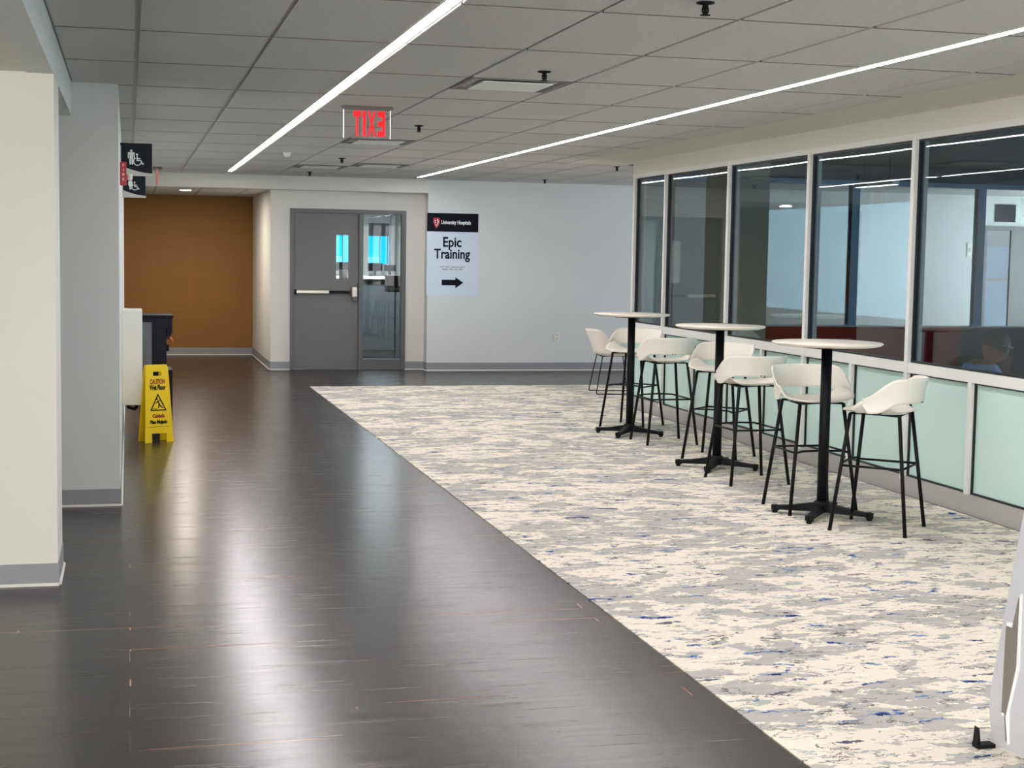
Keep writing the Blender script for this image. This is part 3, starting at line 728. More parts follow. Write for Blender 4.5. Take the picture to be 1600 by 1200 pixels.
def blade_sign(y, z, wd, ht, female, label):
    t = empty('restroom_sign', (XL, y, z)); tag(t, label, 'sign', 'restroom blade signs on the left wall')
    b = MB(); b.box(0, -0.012, 0, wd, 0.012, ht, bev=0.002); b.build('sign_panel', 'signdark', t)
    b = MB()   # pale foot that sweeps up towards the wall
    N = 10; pts = [(wd+0.004, -0.0135, -0.012), (wd+0.004, -0.0135, 0.012)]
    for k in range(N+1):
        u = 1-k/N; pts.append((wd*u, -0.0135, 0.004+0.055*(1-u)**1.7+0.004))
    pts.append((0, -0.0135, -0.012)); b.prism(pts, (0, 0.027, 0)); b.build('sign_foot', 'silver', t)
    b = MB(); figure(b, wd*0.345, ht*0.31, ht*0.48, -0.0122, female); wheelchair(b, wd*0.545, ht*0.29, ht*0.385, -0.0122); b.build('pictograms', 'signwhite', t)
    b = MB(); b.box(-0.004, -0.02, 0.02, 0.006, 0.02, ht-0.02); b.build('wall_bracket', 'silver', t)
blade_sign(11.9, 2.150, 0.233, 0.232, False, 'charcoal restroom sign with standing man and wheelchair, the larger nearer one')
blade_sign(16.0, 2.120, 0.228, 0.222, True, 'charcoal restroom sign with standing woman and wheelchair, the smaller farther one below the first')
al = empty('fire_alarm', (XL, 11.4, 2.045)); tag(al, 'red fire alarm strobe on the left wall under the first restroom sign', 'fire alarm')
b = MB(); b.box(0, -0.06, 0, 0.045, 0.06, 0.165, bev=0.006); b.build('body', 'red', al)
b = MB(); b.box(0.045, -0.03, 0.035, 0.088, 0.03, 0.085, bev=0.015); b.build('strobe_lens', 'white', al)
b = MB()
for k, ch in enumerate('FIRE'): put(b, text_bm(ch, 0.028, extrude=0.0006), (0.024, -0.0612, 0.14-0.033*k), (1, 0, 0), (0, 0, 1))
b.build('lettering', 'signwhite', al)

# white wall-hung cabinet
wc = empty('wall_cabinet', (XL, 13.15, 0.275)); tag(wc, 'white wall-hung shroud on the left wall behind the yellow sign', 'cabinet')
b = MB(); b.box(0, 0, 0, 0.166, 0.42, 0.80, bev=0.006); b.build('body', 'white', wc)
b = MB(); b.tube([(0.05, 0.12, -0.001), (0.05, 0.12, -0.03), (0.1, 0.12, -0.045), (0.12, 0.12, -0.03), (0.12, 0.12, -0.001)], 0.016, 10); b.build('drain_trap', 'black', wc)
b = MB(); b.box(-0.0, 0.43, -0.02, 0.05, 0.47, 0.80); b.build('side_rail', 'silver', wc)

# black dispenser
wd_ = empty('water_dispenser', (0.0, 13.68, 0)); tag(wd_, 'tall black dispenser with tap standing behind the white wall shroud', 'water dispenser')
b = MB(); b.box(0.09, 0, 0.012, 0.372, 0.42, 0.53, bev=0.006); b.build('lower_cabinet', 'black', wd_)
b = MB(); b.box(0.09, 0.01, 0.53, 0.322, 0.41, 0.90, bev=0.004)
b.prism([(0.09, 0.0, 0.90), (0.328, 0.0, 0.90), (0.328, 0.0, 0.815), (0.355, 0.0, 0.83), (0.372, 0.0, 0.86), (0.372, 0.0, 0.985), (0.09, 0.0, 0.985)], (0, 0.42, 0))
b.build('upper_body', 'navy', wd_)
b = MB(); b.box(0.086, -0.004, 0.985, 0.380, 0.424, 1.012, bev=0.005); b.build('top_cap', 'black', wd_)
b = MB(); b.box(0.10, -0.008, 0.1, 0.195, 0.0095, 0.95, bev=0.003); b.build('side_panel', 'greyplastic', wd_)
b = MB(); b.tube([(0.325, 0.2, 0.80), (0.36, 0.2, 0.80), (0.372, 0.2, 0.785), (0.372, 0.2, 0.76)], 0.010, 10); b.mi = 1; b.box(0.335, 0.17, 0.81, 0.36, 0.23, 0.823, bev=0.003); b.build('tap', ['orange', 'red'], wd_)
b = MB(); b.box(0.323, 0.1, 0.69, 0.345, 0.3, 0.75, bev=0.006); b.build('drip_guard', 'black', wd_)
for x in (0.12, 0.34):
    for y in (0.04, 0.38): b = MB(); b.lathe([(0, 0.0), (0.016, 0.0), (0.016, 0.013), (0, 0.013)], (x, y, 0), n=12); b.build('foot', 'black', wd_)

# wet floor sign
ws = empty('wet_floor_sign', (0.215, 12.86, 0), math.radians(22)); tag(ws, 'yellow folding wet floor caution sign standing on the dark wood floor', 'warning sign')
def board_pts(sgn):
    H = 0.64; wb, wt = 0.125, 0.095
    return [(-wb, 0), (-wb+0.06, 0), (-wb+0.062, 0.075), (wb-0.062, 0.075), (wb-0.06, 0), (wb, 0), (wt+0.003, H-0.02), (wt-0.012, H), (-wt+0.012, H), (-wt-0.003, H-0.02)]
lean = math.atan2(0.055, 0.64)
def wet_board(sgn, name):
    b = MB()
    # board with a handle hole, built from strips
    o3 = lambda a, c: (a, sgn*(0.075-c*math.tan(lean)), c*math.cos(lean))
    outer = board_pts(1); hole = [(-0.035, 0.545), (0.035, 0.545), (0.035, 0.585), (-0.035, 0.585)]
    wl = lambda z: 0.125-(0.125-0.098)*z/0.62
    polys = [[(-0.125, 0), (-0.065, 0), (-0.063, 0.075), (-wl(0.075), 0.075)], [(0.065, 0), (0.125, 0), (wl(0.075), 0.075), (0.063, 0.075)],
             [(-wl(0.075), 0.075), (wl(0.075), 0.075), (wl(0.545), 0.545), (-wl(0.545), 0.545)],
             [(-wl(0.545), 0.545), (-0.035, 0.545), (-0.035, 0.585), (-wl(0.585), 0.585)], [(0.035, 0.545), (wl(0.545), 0.545), (wl(0.585), 0.585), (0.035, 0.585)],
             [(-wl(0.585), 0.585), (wl(0.585), 0.585), (wl(0.62), 0.62), (0.086, 0.64), (-0.086, 0.64), (-wl(0.62), 0.62)]]
    for p in polys: b.prism([o3(*q) for q in p], (0, -sgn*0.010, 0))
    return b.build(name, 'yellow', ws), o3
fb, o3 = wet_board(-1, 'front_board'); wet_board(1, 'rear_board')
for q in (-0.05, 0.05): b = MB(); b.tube([(q-0.02, 0, 0.625), (q+0.02, 0, 0.625)], 0.012, 8); b.build('hinge', 'yellow', ws)
uy = Vector((0, math.sin(lean), math.cos(lean)))
def on_board(z, dy=-0.0006): p = o3(0, z); return (0, p[1]+dy, p[2])
for nm, body, z, sz, wdt, mt in (('caution_lettering', 'CAUTION', 0.500, 0.056, 0.130, 'brickred'), ('warning_lettering', 'Wet Floor', 0.452, 0.058, 0.142, 'ink'),
                       ('caution_lettering', 'Cuidado', 0.218, 0.040, 0.105, 'brickred'), ('warning_lettering', 'Piso Mojado', 0.168, 0.040, 0.150, 'ink')):
    b = MB(); put(b, text_bm(body, sz, extrude=0.0006, bold=0.0026, width=wdt), on_board(z), (1, 0, 0), uy); b.build(nm, mt, fb)
b = MB()
def b3(a, c): p = o3(a, c); return Vector((p[0], p[1]-0.0004, p[2]))
T = [(-0.072, 0.262), (0.072, 0.262), (0.0, 0.405)]; Ti = [(-0.056, 0.271), (0.056, 0.271), (0.0, 0.384)]
for k in range(3):
    j = (k+1) % 3; b.prism([b3(*T[k]), b3(*T[j]), b3(*Ti[j]), b3(*Ti[k])], (0, -0.0008, 0))
def seg(p, q, r_):
    d = Vector((q[0]-p[0], q[1]-p[1])); n_ = Vector((-d.y, d.x)).normalized()*r_
    b.prism([b3(p[0]+n_.x, p[1]+n_.y), b3(q[0]+n_.x, q[1]+n_.y), b3(q[0]-n_.x, q[1]-n_.y), b3(p[0]-n_.x, p[1]-n_.y)], (0, -0.0008, 0))
seg((-0.004, 0.345), (0.010, 0.312), 0.006); seg((0.010, 0.312), (0.030, 0.290), 0.005); seg((0.030, 0.290), (0.042, 0.282), 0.004)
seg((0.008, 0.312), (0.002, 0.284), 0.005); seg((-0.004, 0.342), (-0.022, 0.322), 0.0035); seg((0.0, 0.342), (0.018, 0.350), 0.0035); seg((-0.04, 0.280), (-0.01, 0.276), 0.002)
b.prism([b3(-0.010+0.008*math.cos(a*PI/5), 0.358+0.008*math.sin(a*PI/5)) for a in range(10)], (0, -0.0008, 0))
b.build('slip_symbol', 'ink', fb)
b = MB(); b.prism([b3(-0.088, 0.128), b3(0.088, 0.128), b3(0.088, 0.131), b3(-0.088, 0.131)], (0, -0.0006, 0)); b.build('border_line', 'ink', fb)

# ================================================================ BACK WALL THINGS
ps = empty('training_poster', (4.272, Y_END-0.001, 1.03)); tag(ps, 'pale poster reading Epic Training with black arrow on the white end wall', 'poster')
PW, PH = 0.355, 1.11
b = MB(); b.box(-PW, -0.006, 0, PW, 0, 0.86); b.build('poster_sheet', 'paper', ps)
b = MB(); b.box(-PW, -0.0065, 0.86, PW, 0, PH); hd = b.build('poster_header', 'ink', ps)
def lab(body, size, wdt, x, z, mt, par, nm='lettering', bold=0.0, dy=-0.008, al='CENTER'):
    b = MB(); put(b, text_bm(body, size, extrude=0.0008, bold=bold, width=wdt), (x, dy, z), (1, 0, 0), (0, 0, 1)); return b.build(nm, mt, par)
lab('University Hospitals', 0.07, 0.41, 0.045, 0.985, 'signwhite', hd, 'lettering', 0.0018)
lab('Epic', 0.185, 0.255, -0.005, 0.715, 'ink', ps, 'headline', 0.0045)
lab('Training', 0.185, 0.50, -0.005, 0.555, 'ink', ps, 'headline', 0.0045)
b = MB(); b.box(-0.21, -0.0078, 0.315, 0.20, -0.0062, 0.435); sl = b.build('paper_slip', 'slip', ps)
lab('Lower Level Conference Room', 0.03, 0.35, 0.0, 0.385, 'ink', sl, 'small_lettering', 0.0, -0.0088)
lab('Rooms  1025  and  1026', 0.03, 0.28, 0.0, 0.352, 'ink', sl, 'small_lettering', 0.0, -0.0088)
b = MB(); b.prism([(x, -0.0062, z) for x, z in ((-0.145, 0.135), (0.045, 0.135), (0.045, 0.095), (0.155, 0.172), (0.045, 0.245), (0.045, 0.21), (-0.145, 0.21))], (0, -0.0012, 0)); b.build('arrow', 'ink', ps)
b = MB()   # shield emblem
def shield(mb, sc, dy, c=(-0.225, 0.985)):
    p = [(-0.045, 0.055), (-0.02, 0.065), (0.0, 0.06), (0.02, 0.065), (0.045, 0.055), (0.045, 0.0), (0.03, -0.045), (0.0, -0.085), (-0.03, -0.045), (-0.045, 0.0)]
    mb.prism([(c[0]+a*sc, dy, c[1]+z*sc) for a, z in p], (0, -0.001, 0))
shield(b, 1.0, -0.0066); b.mi = 1
for q in ([(-0.03, .03), (-0.012, .03), (-0.012, .012), (-0.03, .012)], [(-0.03, .0), (-0.008, .0), (-0.008, -0.014), (-0.028, -0.014)], [(-0.02, -0.03), (-0.004, -0.03), (0, -0.06)], [(0.004, 0.035), (0.022, 0.045), (0.03, 0.0), (0.012, -0.04), (0.002, -0.05), (0.016, 0.0)]):
    b.prism([(-0.225+a, -0.0076, 0.985+z) for a, z in q], (0, -0.0008, 0))
b.build('shield_emblem', ['red', 'signwhite'], hd)
ol = empty('wall_outlet', (5.77, Y_END, 0.41)); tag(ol, 'white electrical outlet low on the white end wall', 'outlet')
b = MB(); b.box(-0.036, -0.008, 0, 0.036, 0, 0.118, bev=0.003); b.build('cover_plate', 'white', ol)
b = MB()
for z in (0.035, 0.083): b.box(-0.017, -0.0095, z-0.014, 0.017, -0.008, z+0.014, bev=0.003)
b.build('sockets', 'silver', ol)

# ================================================================ TABLES AND STOOLS
ZF = 0.0046   # carpet surface
def make_table():
    t = empty('bar_table', (0, 0, 0))
    b = MB(); b.lathe([(0, 0), (0.30, 0), (0.325, 0.006), (0.338, 0.016), (0.338, 0.020), (0.334, 0.023), (0, 0.023)], (0, 0, 1.062), n=64); b.build('table_top', 'tabletop', t)
    b = MB(); b.lathe([(0, 0), (0.155, 0), (0.165, 0.012), (0, 0.012)], (0, 0, 1.0495), n=32); b.build('mounting_plate', 'black', t)
    b = MB(); b.lathe([(0, 0.06), (0.033, 0.06), (0.033, 1.049), (0, 1.049)], n=24); b.build('column', 'black', t)
    b = MB(); b.lathe([(0, 0.03), (0.046, 0.03), (0.052, 0.05), (0.052, 0.085), (0.046, 0.098), (0.034, 0.1)], n=24)
    base_ = b.build('base_hub', 'black', t)
    for k in range(4):
        a = math.radians(50+90*k); d = Vector((math.cos(a), math.sin(a), 0)); n_ = Vector((-d.y, d.x, 0))
        b = MB()
        secs = [(0.03, 0.028, 0.032, 0.088), (0.20, 0.021, 0.024, 0.056), (0.315, 0.018, 0.020, 0.045)]
        rg = []
        for r_, hw, z0, z1 in secs:
            rg.append([b.bm.verts.new(d*r_+n_*s_*hw+Vector((0, 0, z))) for s_, z in ((-1, z0), (1, z0), (1, z1), (-1, z1))])
        for A, B_ in zip(rg, rg[1:]):
            for i in range(4): b.bm.faces.new([A[i], A[(i+1) % 4], B_[(i+1) % 4], B_[i]])
        b.bm.faces.new(rg[0]); b.bm.faces.new(list(reversed(rg[-1])))
        b.box(*(d*0.295-Vector((0.02, 0.02, 0)))[:2], 0.014, *(d*0.295+Vector((0.02, 0.02, 0)))[:2], 0.050, bev=0.004)
        arm = b.build('base_arm', 'black', t)
        b = MB(); b.lathe([(0, 0), (0.016, 0), (0.018, 0.014), (0, 0.014)], tuple(d*0.297), n=14); b.build('glide', 'black', arm)
    return t
tb = make_table()
TB = [(4.165, 8.57, 0, 'round white bar table on black column, nearest of the three'),
      (4.315, 10.69, 5, 'round white bar table on black column, middle one of the three'),
      (4.340, 12.84, 2, 'round white bar table on black column, farthest of the three')]
for i, (x, y, a, lb) in enumerate(TB):
    o = tb if i == 0 else copy_tree(tb)
    o.location = (x, y, ZF); o.rotation_euler = (0, 0, math.radians(a)); tag(o, lb, 'table', 'high round bar tables on the carpet')

def lerp(a, b_, t): return a+(b_-a)*t
def sstep(t): t = max(0, min(1, t)); return t*t*(3-2*t)
def interp(tab, x):
    for (a, va), (b_, vb) in zip(tab, tab[1:]):
        if x <= b_: return va+(vb-va)*sstep((x-a)/(b_-a))
    return tab[-1][1]
def shell_parts(t, z0, chair=False):
    """moulded shell: pan with rising ears and a wrap-round back band. Local +Y is the front; back is -Y."""
    b = MB(); NA, NR = 72, 12; rings = []
    HT = [(0, 0.016), (42, 0.016), (84, 0.088), (96, 0.080), (124, 0.022), (150, 0.010), (180, 0.010)]
    RT = [(0, 0.198), (50, 0.205), (86, 0.214), (116, 0.258), (140, 0.238), (180, 0.215)]
    def pan(ang, u):
        dx, dy = math.sin(ang), -math.cos(ang)
        a_ = math.degrees(abs(ang if ang <= PI else ang-2*PI))
        R_ = interp(RT, a_); rim = interp(HT, a_)
        return Vector((dx*R_*u, dy*R_*u*0.97, z0+rim*(u**2.8)-0.006*math.sin(u*PI)))
    cv = b.bm.verts.new((0, 0, z0))
    for j in range(1, NR+1): rings.append([b.bm.verts.new(pan(2*PI*k/NA, j/NR)) for k in range(NA)])
    for k in range(NA): b.bm.faces.new([cv, rings[0][k], rings[0][(k+1) % NA]])
    for A, B_ in zip(rings, rings[1:]):
        for k in range(NA): b.bm.faces.new([A[k], B_[k], B_[(k+1) % NA], A[(k+1) % NA]])
    bmesh.ops.recalc_face_normals(b.bm, faces=b.bm.faces[:])
    bmesh.ops.solidify(b.bm, geom=b.bm.faces[:], thickness=0.009)
    for f in b.bm.faces: f.smooth = True
    b.build('seat', 'shell', t, fix=True)
    b = MB(); NS, NV = 60, 10; A0 = math.radians(104); grid = []
    H = 0.30 if chair else 0.206
    for i in range(NS+1):
        s_ = lerp(-A0, A0, i/NS); q = abs(s_)/A0
        top = lerp(H, 0.085, sstep((q-0.48)/0.52)**1.15)
        bot = lerp(0.060, 0.000, sstep((q-0.45)/0.35)) + 0.040*sstep((q-0.90)/0.10)
        if chair: bot = 0.012+0.03*sstep((q-0.9)/0.1)
        col_ = []
        for j in range(NV+1):
            v = j/NV; z = lerp(bot, top, v); hz = z/0.20
            R_ = 0.226+0.030*hz*(1-0.45*q)-0.005*math.sin(v*PI)
            if chair: R_ -= 0.03*q
            col_.append(b.bm.verts.new((math.sin(s_)*R_*1.03, -math.cos(s_)*R_*0.97-(0.05 if chair else 0.010)*hz, z0+z)))
        grid.append(col_)
    for A, B_ in zip(grid, grid[1:]):
        for j in range(NV): b.bm.faces.new([A[j], B_[j], B_[j+1], A[j+1]])
    bmesh.ops.recalc_face_normals(b.bm, faces=b.bm.faces[:])
    bmesh.ops.solidify(b.bm, geom=b.bm.faces[:], thickness=0.008)
    for f in b.bm.faces: f.smooth = True
    bk = b.build('backrest', 'shell', t, fix=True)
    for a in (-0.10, 0.0):
        b = MB(); R_ = 0.236
        b.tube([(math.sin(a)*R_*1.03, -math.cos(a)*R_*0.97-0.004, z0+0.066), (math.sin(a)*R_*1.03, -math.cos(a)*R_*0.97-0.014, z0+0.066)], 0.004, 8)
        b.build('screw_cap', 'black', bk)
def make_stool():
    t = empty('bar_stool', (0, 0, 0)); z0 = 0.706
    shell_parts(t, z0)
    topz, ht, hb = 0.692, 0.145, 0.222
    b = MB(); b.tube([(ht, ht, topz), (-ht, ht, topz), (-ht, -ht, topz), (ht, -ht, topz)], 0.009, 8, closed=True)
    b.box(-ht, -0.012, topz-0.004, ht, 0.012, topz+0.006); b.build('seat_frame', 'black', t)
    for sx, sy_ in ((1, 1), (-1, 1), (-1, -1), (1, -1)):
        b = MB(); b.tube([(sx*ht, sy_*ht, topz), (sx*hb, sy_*hb, 0.006)], 0.0115, 10)
        lg = b.build('leg', 'black', t)
        b = MB(); b.lathe([(0, 0), (0.0125, 0), (0.0125, 0.012), (0, 0.012)], (sx*hb, sy_*hb, 0), n=12); b.build('foot_cap', 'black', lg)
    zr = 0.385; k = lerp(hb, ht, zr/topz)
    b = MB()
    P = [(k, k, zr), (k, -k, zr), (-k, -k, zr), (-k, k, zr)]
    b.tube([P[0], P[1]], 0.007, 8); b.tube([P[1], P[2]], 0.007, 8); b.tube([P[2], P[3]], 0.007, 8)
    b.tube([P[3], (-k*0.75, k*1.02, zr+0.012), (0, k*1.04, zr+0.016), (k*0.75, k*1.02, zr+0.012), P[0]], 0.007, 8)
    b.build('footrest', 'black', t)
    return t
st = make_stool()
# position, direction the sitter would face (degrees, 0 = +X)
ST = [(4.315, 8.130, 137, 'off-white shell bar stool nearest the camera, seen from the side right of the nearest table'),
      (4.205, 8.835, 268, 'off-white shell bar stool behind the nearest table column, open front towards the camera'),
      (4.290, 10.050, 92, 'off-white shell bar stool with its back to the camera, in front of the middle table'),
      (4.565, 11.270, 228, 'off-white shell bar stool behind the middle table column'),
      (4.466, 12.290, 90, 'off-white shell bar stool with its back to the camera, in front of the farthest table'),
      (4.590, 13.510, 226, 'off-white shell bar stool behind the farthest table column')]
for i, (x, y, a, lb) in enumerate(ST):
    o = st if i == 0 else copy_tree(st)
    o.location = (x, y, ZF); o.rotation_euler = (0, 0, math.radians(a-90)); tag(o, lb, 'stool', 'shell bar stools around the high tables')
# low sled-base chair at the far end
sc_ = empty('sled_chair', (5.47, 16.83, ZF), math.radians(-6-90)); tag(sc_, 'low off-white shell chair on black wire sled legs, farthest seat at the carpet end', 'chair')
shell_parts(sc_, 0.45, True)
for sx in (-1, 1):
    b = MB(); x = sx*0.23; xt = sx*0.17
    b.tube([(xt, -0.16, 0.44), (x, -0.235, 0.02), (x, -0.225, 0.0075), (x, -0.2, 0.0075), (x, 0.2, 0.0075), (x, 0.22, 0.0075), (x, 0.225, 0.02), (xt, 0.15, 0.44)], 0.0065, 8)
    b.build('sled_leg', 'black', sc_)
b = MB(); b.tube([(-0.17, -0.16, 0.44), (0.17, -0.16, 0.44), (0.17, 0.15, 0.44), (-0.17, 0.15, 0.44)], 0.0065, 8, closed=True); b.build('seat_frame', 'black', sc_)

# ================================================================ SIGN BOARD, BOTTOM RIGHT
bs = empty('sign_stand', (2.72, 4.34, ZF)); tag(bs, 'light grey leaning sign board with taupe arrow at the bottom right edge', 'sign')
bs.rotation_euler = (0, 0, 0)
# board face looks towards -X; u runs from the far edge towards the camera, v climbs leaning back towards +X
def bd(u, v, off=0.0):
    leanx = 0.0 if v < 0.16 else (v-0.16)*0.16
    if v < 0.16: leanx = -0.02*math.sin((v/0.16)*PI/2)
    else: leanx -= 0.02
    return Vector((0.03+leanx-off+u*0.10, -u, 0.012+v))
b = MB(); NV_ = 18; vsn = [1.25*k/NV_ for k in range(NV_+1)]
fr_ = [[b.bm.verts.new(bd(u, v)) for u in (0, 0.3, 0.62)] for v in vsn]
bkv = [[b.bm.verts.new(bd(u, v, -0.012)) for u in (0, 0.3, 0.62)] for v in vsn]
for G_ in (fr_, bkv):
    for A, B_ in zip(G_, G_[1:]):
        for j in range(2): b.bm.faces.new([A[j], A[j+1], B_[j+1], B_[j]])
for k in range(NV_):
    for j in (0, 2): b.bm.faces.new([fr_[k][j], fr_[k+1][j], bkv[k+1][j], bkv[k][j]])
for k in (0, NV_):
    for j in range(2): b.bm.faces.new([fr_[k][j], fr_[k][j+1], bkv[k][j+1], bkv[k][j]])
b.build('board', 'bannerwhite', bs)
def arrow_on(name, mt, off, th, grow, par):
    P = [(.083-grow, .13-grow*2), (.097, .13-grow*2), (.093, .035-grow*2), (.114+grow, .29), (.07, .5+grow*2), (.066, .40+grow*2), (.036-grow, .40+grow*2)]
    b = MB(); b.prism([bd(u, v, off) for u, v in P], (-th, -0.1*th, 0)); return b.build(name, mt, par)
ab = arrow_on('arrow_border', 'signwhite', 0.001, 0.010, 0.006, bs)
arrow_on('arrow', 'arrowgrey', 0.0115, 0.004, 0.0, bs)
b = MB(); b.box(-0.035, -0.02, 0.0, 0.03, 0.02, 0.014, bev=0.003); b.prism([(-0.035, -0.015, 0.008), (-0.022, -0.015, 0.008), (-0.03, -0.015, 0.07)], (0, 0.03, 0))
b.build('foot', 'black', bs)
b = MB(); b.box(-0.035, -0.62, 0.0, 0.20, -0.58, 0.014, bev=0.003); b.build('foot', 'black', bs)

# ================================================================ PERSON IN THE GLAZED ROOM
def skin_mesh(name, verts, edges, radii, mt, parent, sub=2, root=0, matfn=None, mats=None):
    me = bpy.data.meshes.new(name); me.from_pydata(verts, edges, [])
    o = bpy.data.objects.new(name, me); C.objects.link(o)
    md = o.modifiers.new('skin', 'SKIN'); md.use_smooth_shade = True
    for i, r_ in enumerate(radii): me.skin_vertices[0].data[i].radius = (r_, r_) if not isinstance(r_, tuple) else r_
    me.skin_vertices[0].data[root].use_root = True
    s_ = o.modifiers.new('sub', 'SUBSURF'); s_.levels = sub; s_.render_levels = sub
    bpy.context.view_layer.update(); dg = bpy.context.evaluated_depsgraph_get()
    nm = bpy.data.meshes.new_from_object(o.evaluated_get(dg)); o.modifiers.clear(); o.data = nm; bpy.data.meshes.remove(me)
    nm.materials.clear()
    for q in (mats or [mt]): nm.materials.append(M[q])
    for p in nm.polygons:
        p.use_smooth = True
        if matfn: p.material_index = matfn(p.center)
    if parent: o.parent = parent
    return o
pe = empty('person', (5.66, 9.42, 0.006), 0.0); tag(pe, 'seated person in a light blue shirt behind the glass, bent over a laptop', 'person')
# local +X is the way the person faces
V = [(0, 0, 0.50), (0.02, 0, 0.62), (0.06, 0, 0.78), (0.10, 0, 0.84), (0.14, 0, 0.885), (0.165, 0, 0.92)]       # 0-5 spine, neck
Ed = [(0, 1), (1, 2), (2, 3), (3, 4), (4, 5)]; Rr = [0.125, 0.115, 0.125, 0.10, 0.048, 0.05]
def limb(start, pts, rad):
    p = start
    for q, r_ in zip(pts, rad): V.append(q); Rr.append(r_); Ed.append((p, len(V)-1)); p = len(V)-1
    return p
for s_ in (-1, 1):
    h = limb(3, [(0.09, s_*0.11, 0.855), (0.09, s_*0.175, 0.82), (0.17, s_*0.20, 0.64), (0.30, s_*0.15, 0.735), (0.41, s_*0.11, 0.765)], [0.065, 0.055, 0.043, 0.034, 0.026])
    palm = limb(h, [(0.46, s_*0.10, 0.77)], [0.030])
    for k, (dy, ln) in enumerate(((-0.027, 0.062), (-0.009, 0.070), (0.009, 0.066), (0.026, 0.054))):
        limb(palm, [(0.485, s_*0.10+dy, 0.772), (0.485+ln*0.5, s_*0.10+dy*1.2, 0.776), (0.485+ln, s_*0.10+dy*1.25, 0.766)], [0.010, 0.009, 0.0075])
    limb(palm, [(0.455, s_*0.10-s_*0.035, 0.768), (0.48, s_*0.10-s_*0.055, 0.765)], [0.011, 0.009])
    limb(0, [(0.02, s_*0.09, 0.50), (0.42, s_*0.11, 0.50), (0.42, s_*0.11, 0.10), (0.50, s_*0.11, 0.05), (0.56, s_*0.11, 0.045)], [0.10, 0.065, 0.045, 0.042, 0.035])
def pm(c):
    if c.z < 0.56 and not (c.x > 0.38 and c.z > 0.7): return 2
    if c.x > 0.37 and c.z > 0.7: return 0
    if c.z > 0.885 and c.x < 0.3: return 0
    return 1
body = skin_mesh('body', V, Ed, Rr, None, pe, 2, 0, pm, ['skin', 'shirt', 'trousers'])
# head merged into the body mesh
bmh = bmesh.new(); bmh.from_mesh(body.data)
hb = bmesh.new(); bmesh.ops.create_uvsphere(hb, u_segments=28, v_segments=20, radius=1)
HC = Vector((0.20, 0, 1.000))
for v in hb.verts:
    x, y, z = v.co
    x2 = x*0.098; y2 = y*0.078; z2 = z*0.118
    if z < 0 and x > 0: x2 *= 1-0.12*abs(z)
    if z < -0.2: y2 *= 1-0.3*abs(z)
    if x > 0.85 and abs(y) < 0.25 and -0.35 < z < 0.15: x2 += 0.020*(1-abs(y)/0.25)*(0.6-z)     # nose
    if x > 0.75 and 0.15 < abs(y) < 0.5 and 0.05 < z < 0.3: x2 -= 0.006                           # eye sockets
    if x > 0.8 and abs(y) < 0.35 and -0.62 < z < -0.45: x2 += 0.006                                # lips
    p = Vector((x2, y2, z2)); p = Matrix.Rotation(0.38, 3, 'Y') @ p
    v.co = HC+p
for sgn in (-1, 1):
    e = bmesh.new(); bmesh.ops.create_uvsphere(e, u_segments=10, v_segments=8, radius=1)
    for v in e.verts: v.co = HC+Matrix.Rotation(0.38, 3, 'Y') @ Vector((-0.005+v.co.x*0.018, sgn*(0.076)+v.co.y*0.008, -0.005+v.co.z*0.030))
    tmp = {v: hb.verts.new(v.co) for v in e.verts}
    for f in e.faces: hb.faces.new([tmp[v] for v in f.verts])
    e.free()
tmp = {v: bmh.verts.new(v.co) for v in hb.verts}
for f in hb.faces: nf = bmh.faces.new([tmp[v] for v in f.verts]); nf.smooth = True; nf.material_index = 0
hb.free(); bmh.to_mesh(body.data); bmh.free()
b = MB(); hbm = bmesh.new(); bmesh.ops.create_uvsphere(hbm, u_segments=24, v_segments=16, radius=1)
for v in list(hbm.verts):
    if v.co.z < -0.25 or (v.co.x > 0.55 and v.co.z < 0.45): hbm.verts.remove(v)
for v in hbm.verts: v.co = HC+Matrix.Rotation(0.38, 3, 'Y') @ Vector((v.co.x*0.106-0.006, v.co.y*0.086, v.co.z*0.126+0.002))
b.merge(hbm, True); b.build('hair', 'hair', pe)
b = MB(); b.tube([(HC.x+0.095, -0.06, HC.z-0.0), (HC.x+0.102, -0.03, HC.z-0.01), (HC.x+0.102, 0.03, HC.z-0.01), (HC.x+0.095, 0.06, HC.z-0.0)], 0.004, 6); b.tube([(HC.x+0.095, -0.06, HC.z), (HC.x-0.0, -0.084, HC.z+0.02)], 0.003, 6); b.tube([(HC.x+0.095, 0.06, HC.z), (HC.x-0.0, 0.084, HC.z+0.02)], 0.003, 6); b.build('glasses', 'white', pe)
b = MB(); b.lathe([(0.052, 0.0), (0.064, 0.012), (0.060, 0.03), (0.050, 0.022)], (0.130, 0, 0.855), n=20); b.build('collar', 'shirt', pe)
oc = empty('office_chair', (5.56, 9.42, 0.006)); tag(oc, 'dark office chair the seated person sits on behind the glass', 'chair')
b = MB(); b.box(-0.2, -0.23, 0.34, 0.28, 0.23, 0.395, bev=0.02); b.build('seat', 'slate', oc)
b = MB(); b.box(-0.27, -0.2, 0.5, -0.225, 0.2, 0.84, bev=0.02); b.box(-0.26, -0.03, 0.36, -0.235, 0.03, 0.52); b.build('backrest', 'slate', oc)
b = MB(); b.lathe([(0, 0.07), (0.03, 0.07), (0.025, 0.34), (0, 0.34)], n=14); b.build('gas_column', 'black', oc)
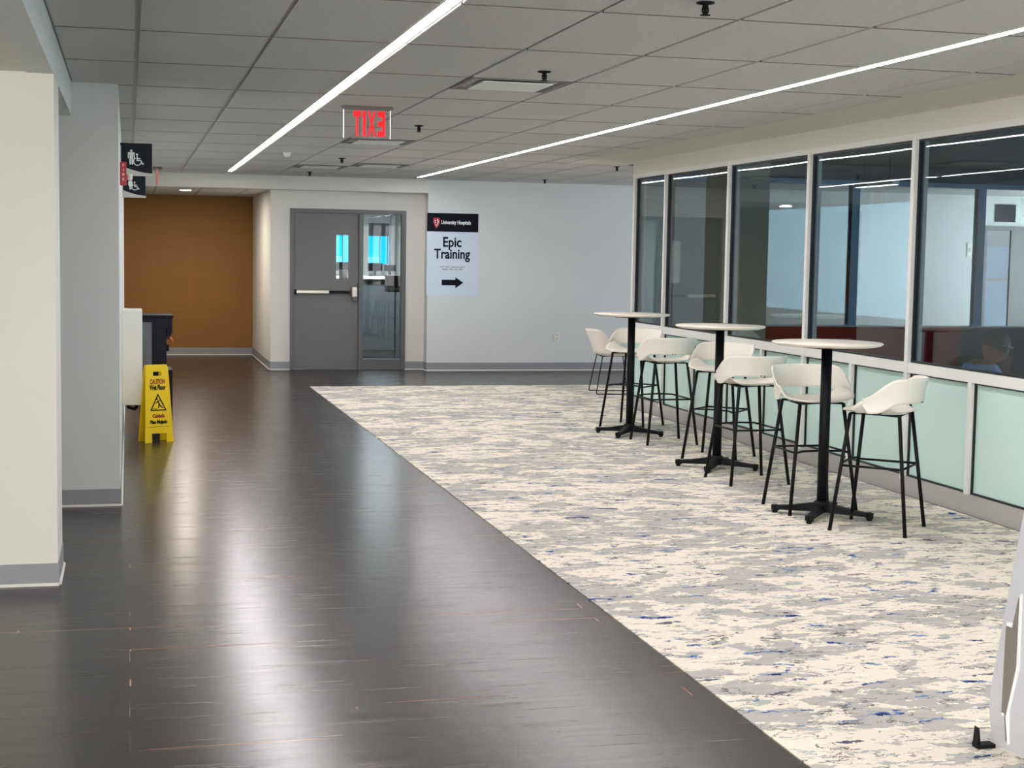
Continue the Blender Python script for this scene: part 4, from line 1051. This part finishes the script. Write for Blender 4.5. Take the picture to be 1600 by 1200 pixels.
for k in range(5):
    a = 2*PI*k/5; b = MB(); b.tube([(0, 0, 0.08), (0.27*math.cos(a), 0.27*math.sin(a), 0.055)], 0.016, 8); ar = b.build('base_arm', 'black', oc)
    b = MB(); b.sphere((0.27*math.cos(a), 0.27*math.sin(a), 0.026), 0.025, seg=12); b.build('caster', 'black', ar)
td = empty('meeting_table', (6.72, 9.3, 0.006)); tag(td, 'dark meeting table in front of the seated person behind the glass', 'table')
b = MB(); b.box(-0.55, -0.6, 0.71, 0.75, 0.7, 0.74, bev=0.004); b.build('table_top', 'slate', td)
for sx in (-0.42, 0.65):
    for sy_ in (-0.52, 0.62): b = MB(); b.box(sx-0.02, sy_-0.02, 0, sx+0.02, sy_+0.02, 0.71); b.build('leg', 'black', td)
lp = empty('laptop', (6.36, 9.42, 0.747), 0.0); tag(lp, 'open laptop on the dark table before the seated person', 'laptop')
b = MB(); b.box(-0.12, -0.17, 0, 0.11, 0.17, 0.014, bev=0.003); b.build('keyboard_base', 'greyplastic', lp)
R_ = Matrix.Rotation(0.25, 3, 'Y'); b = MB(); b.box(0.108, -0.17, 0.014, 0.116, 0.17, 0.225, rot=R_, piv=(0.11, 0, 0.014)); b.build('lid', 'greyplastic', lp)
b = MB(); b.box(0.105, -0.16, 0.024, 0.1078, 0.16, 0.215, rot=R_, piv=(0.11, 0, 0.014)); b.build('screen', 'screen', lp)

# lit bar standing in for a ceiling strip's reflection in the glass
def room_reflection(x, y, L, label):
    t = empty('reflection_bar', (x, y, 2.40)); tag(t, label, 'ceiling light')
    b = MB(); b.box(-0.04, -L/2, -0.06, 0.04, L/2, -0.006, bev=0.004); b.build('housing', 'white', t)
    b = MB(); b.box(-0.032, -L/2+0.01, -0.066, 0.032, L/2-0.01, -0.0602); b.build('diffuser', 'addedglow', t)
    b = MB()
    for q in (-L/3, L/3): b.tube([(0, q, -0.01), (0, q, 0.22)], 0.003, 6)
    b.build('mount', 'black', t)
room_reflection(7.27, 13.98, 0.8, 'short lit bar behind the glass, standing in for a reflected ceiling strip')
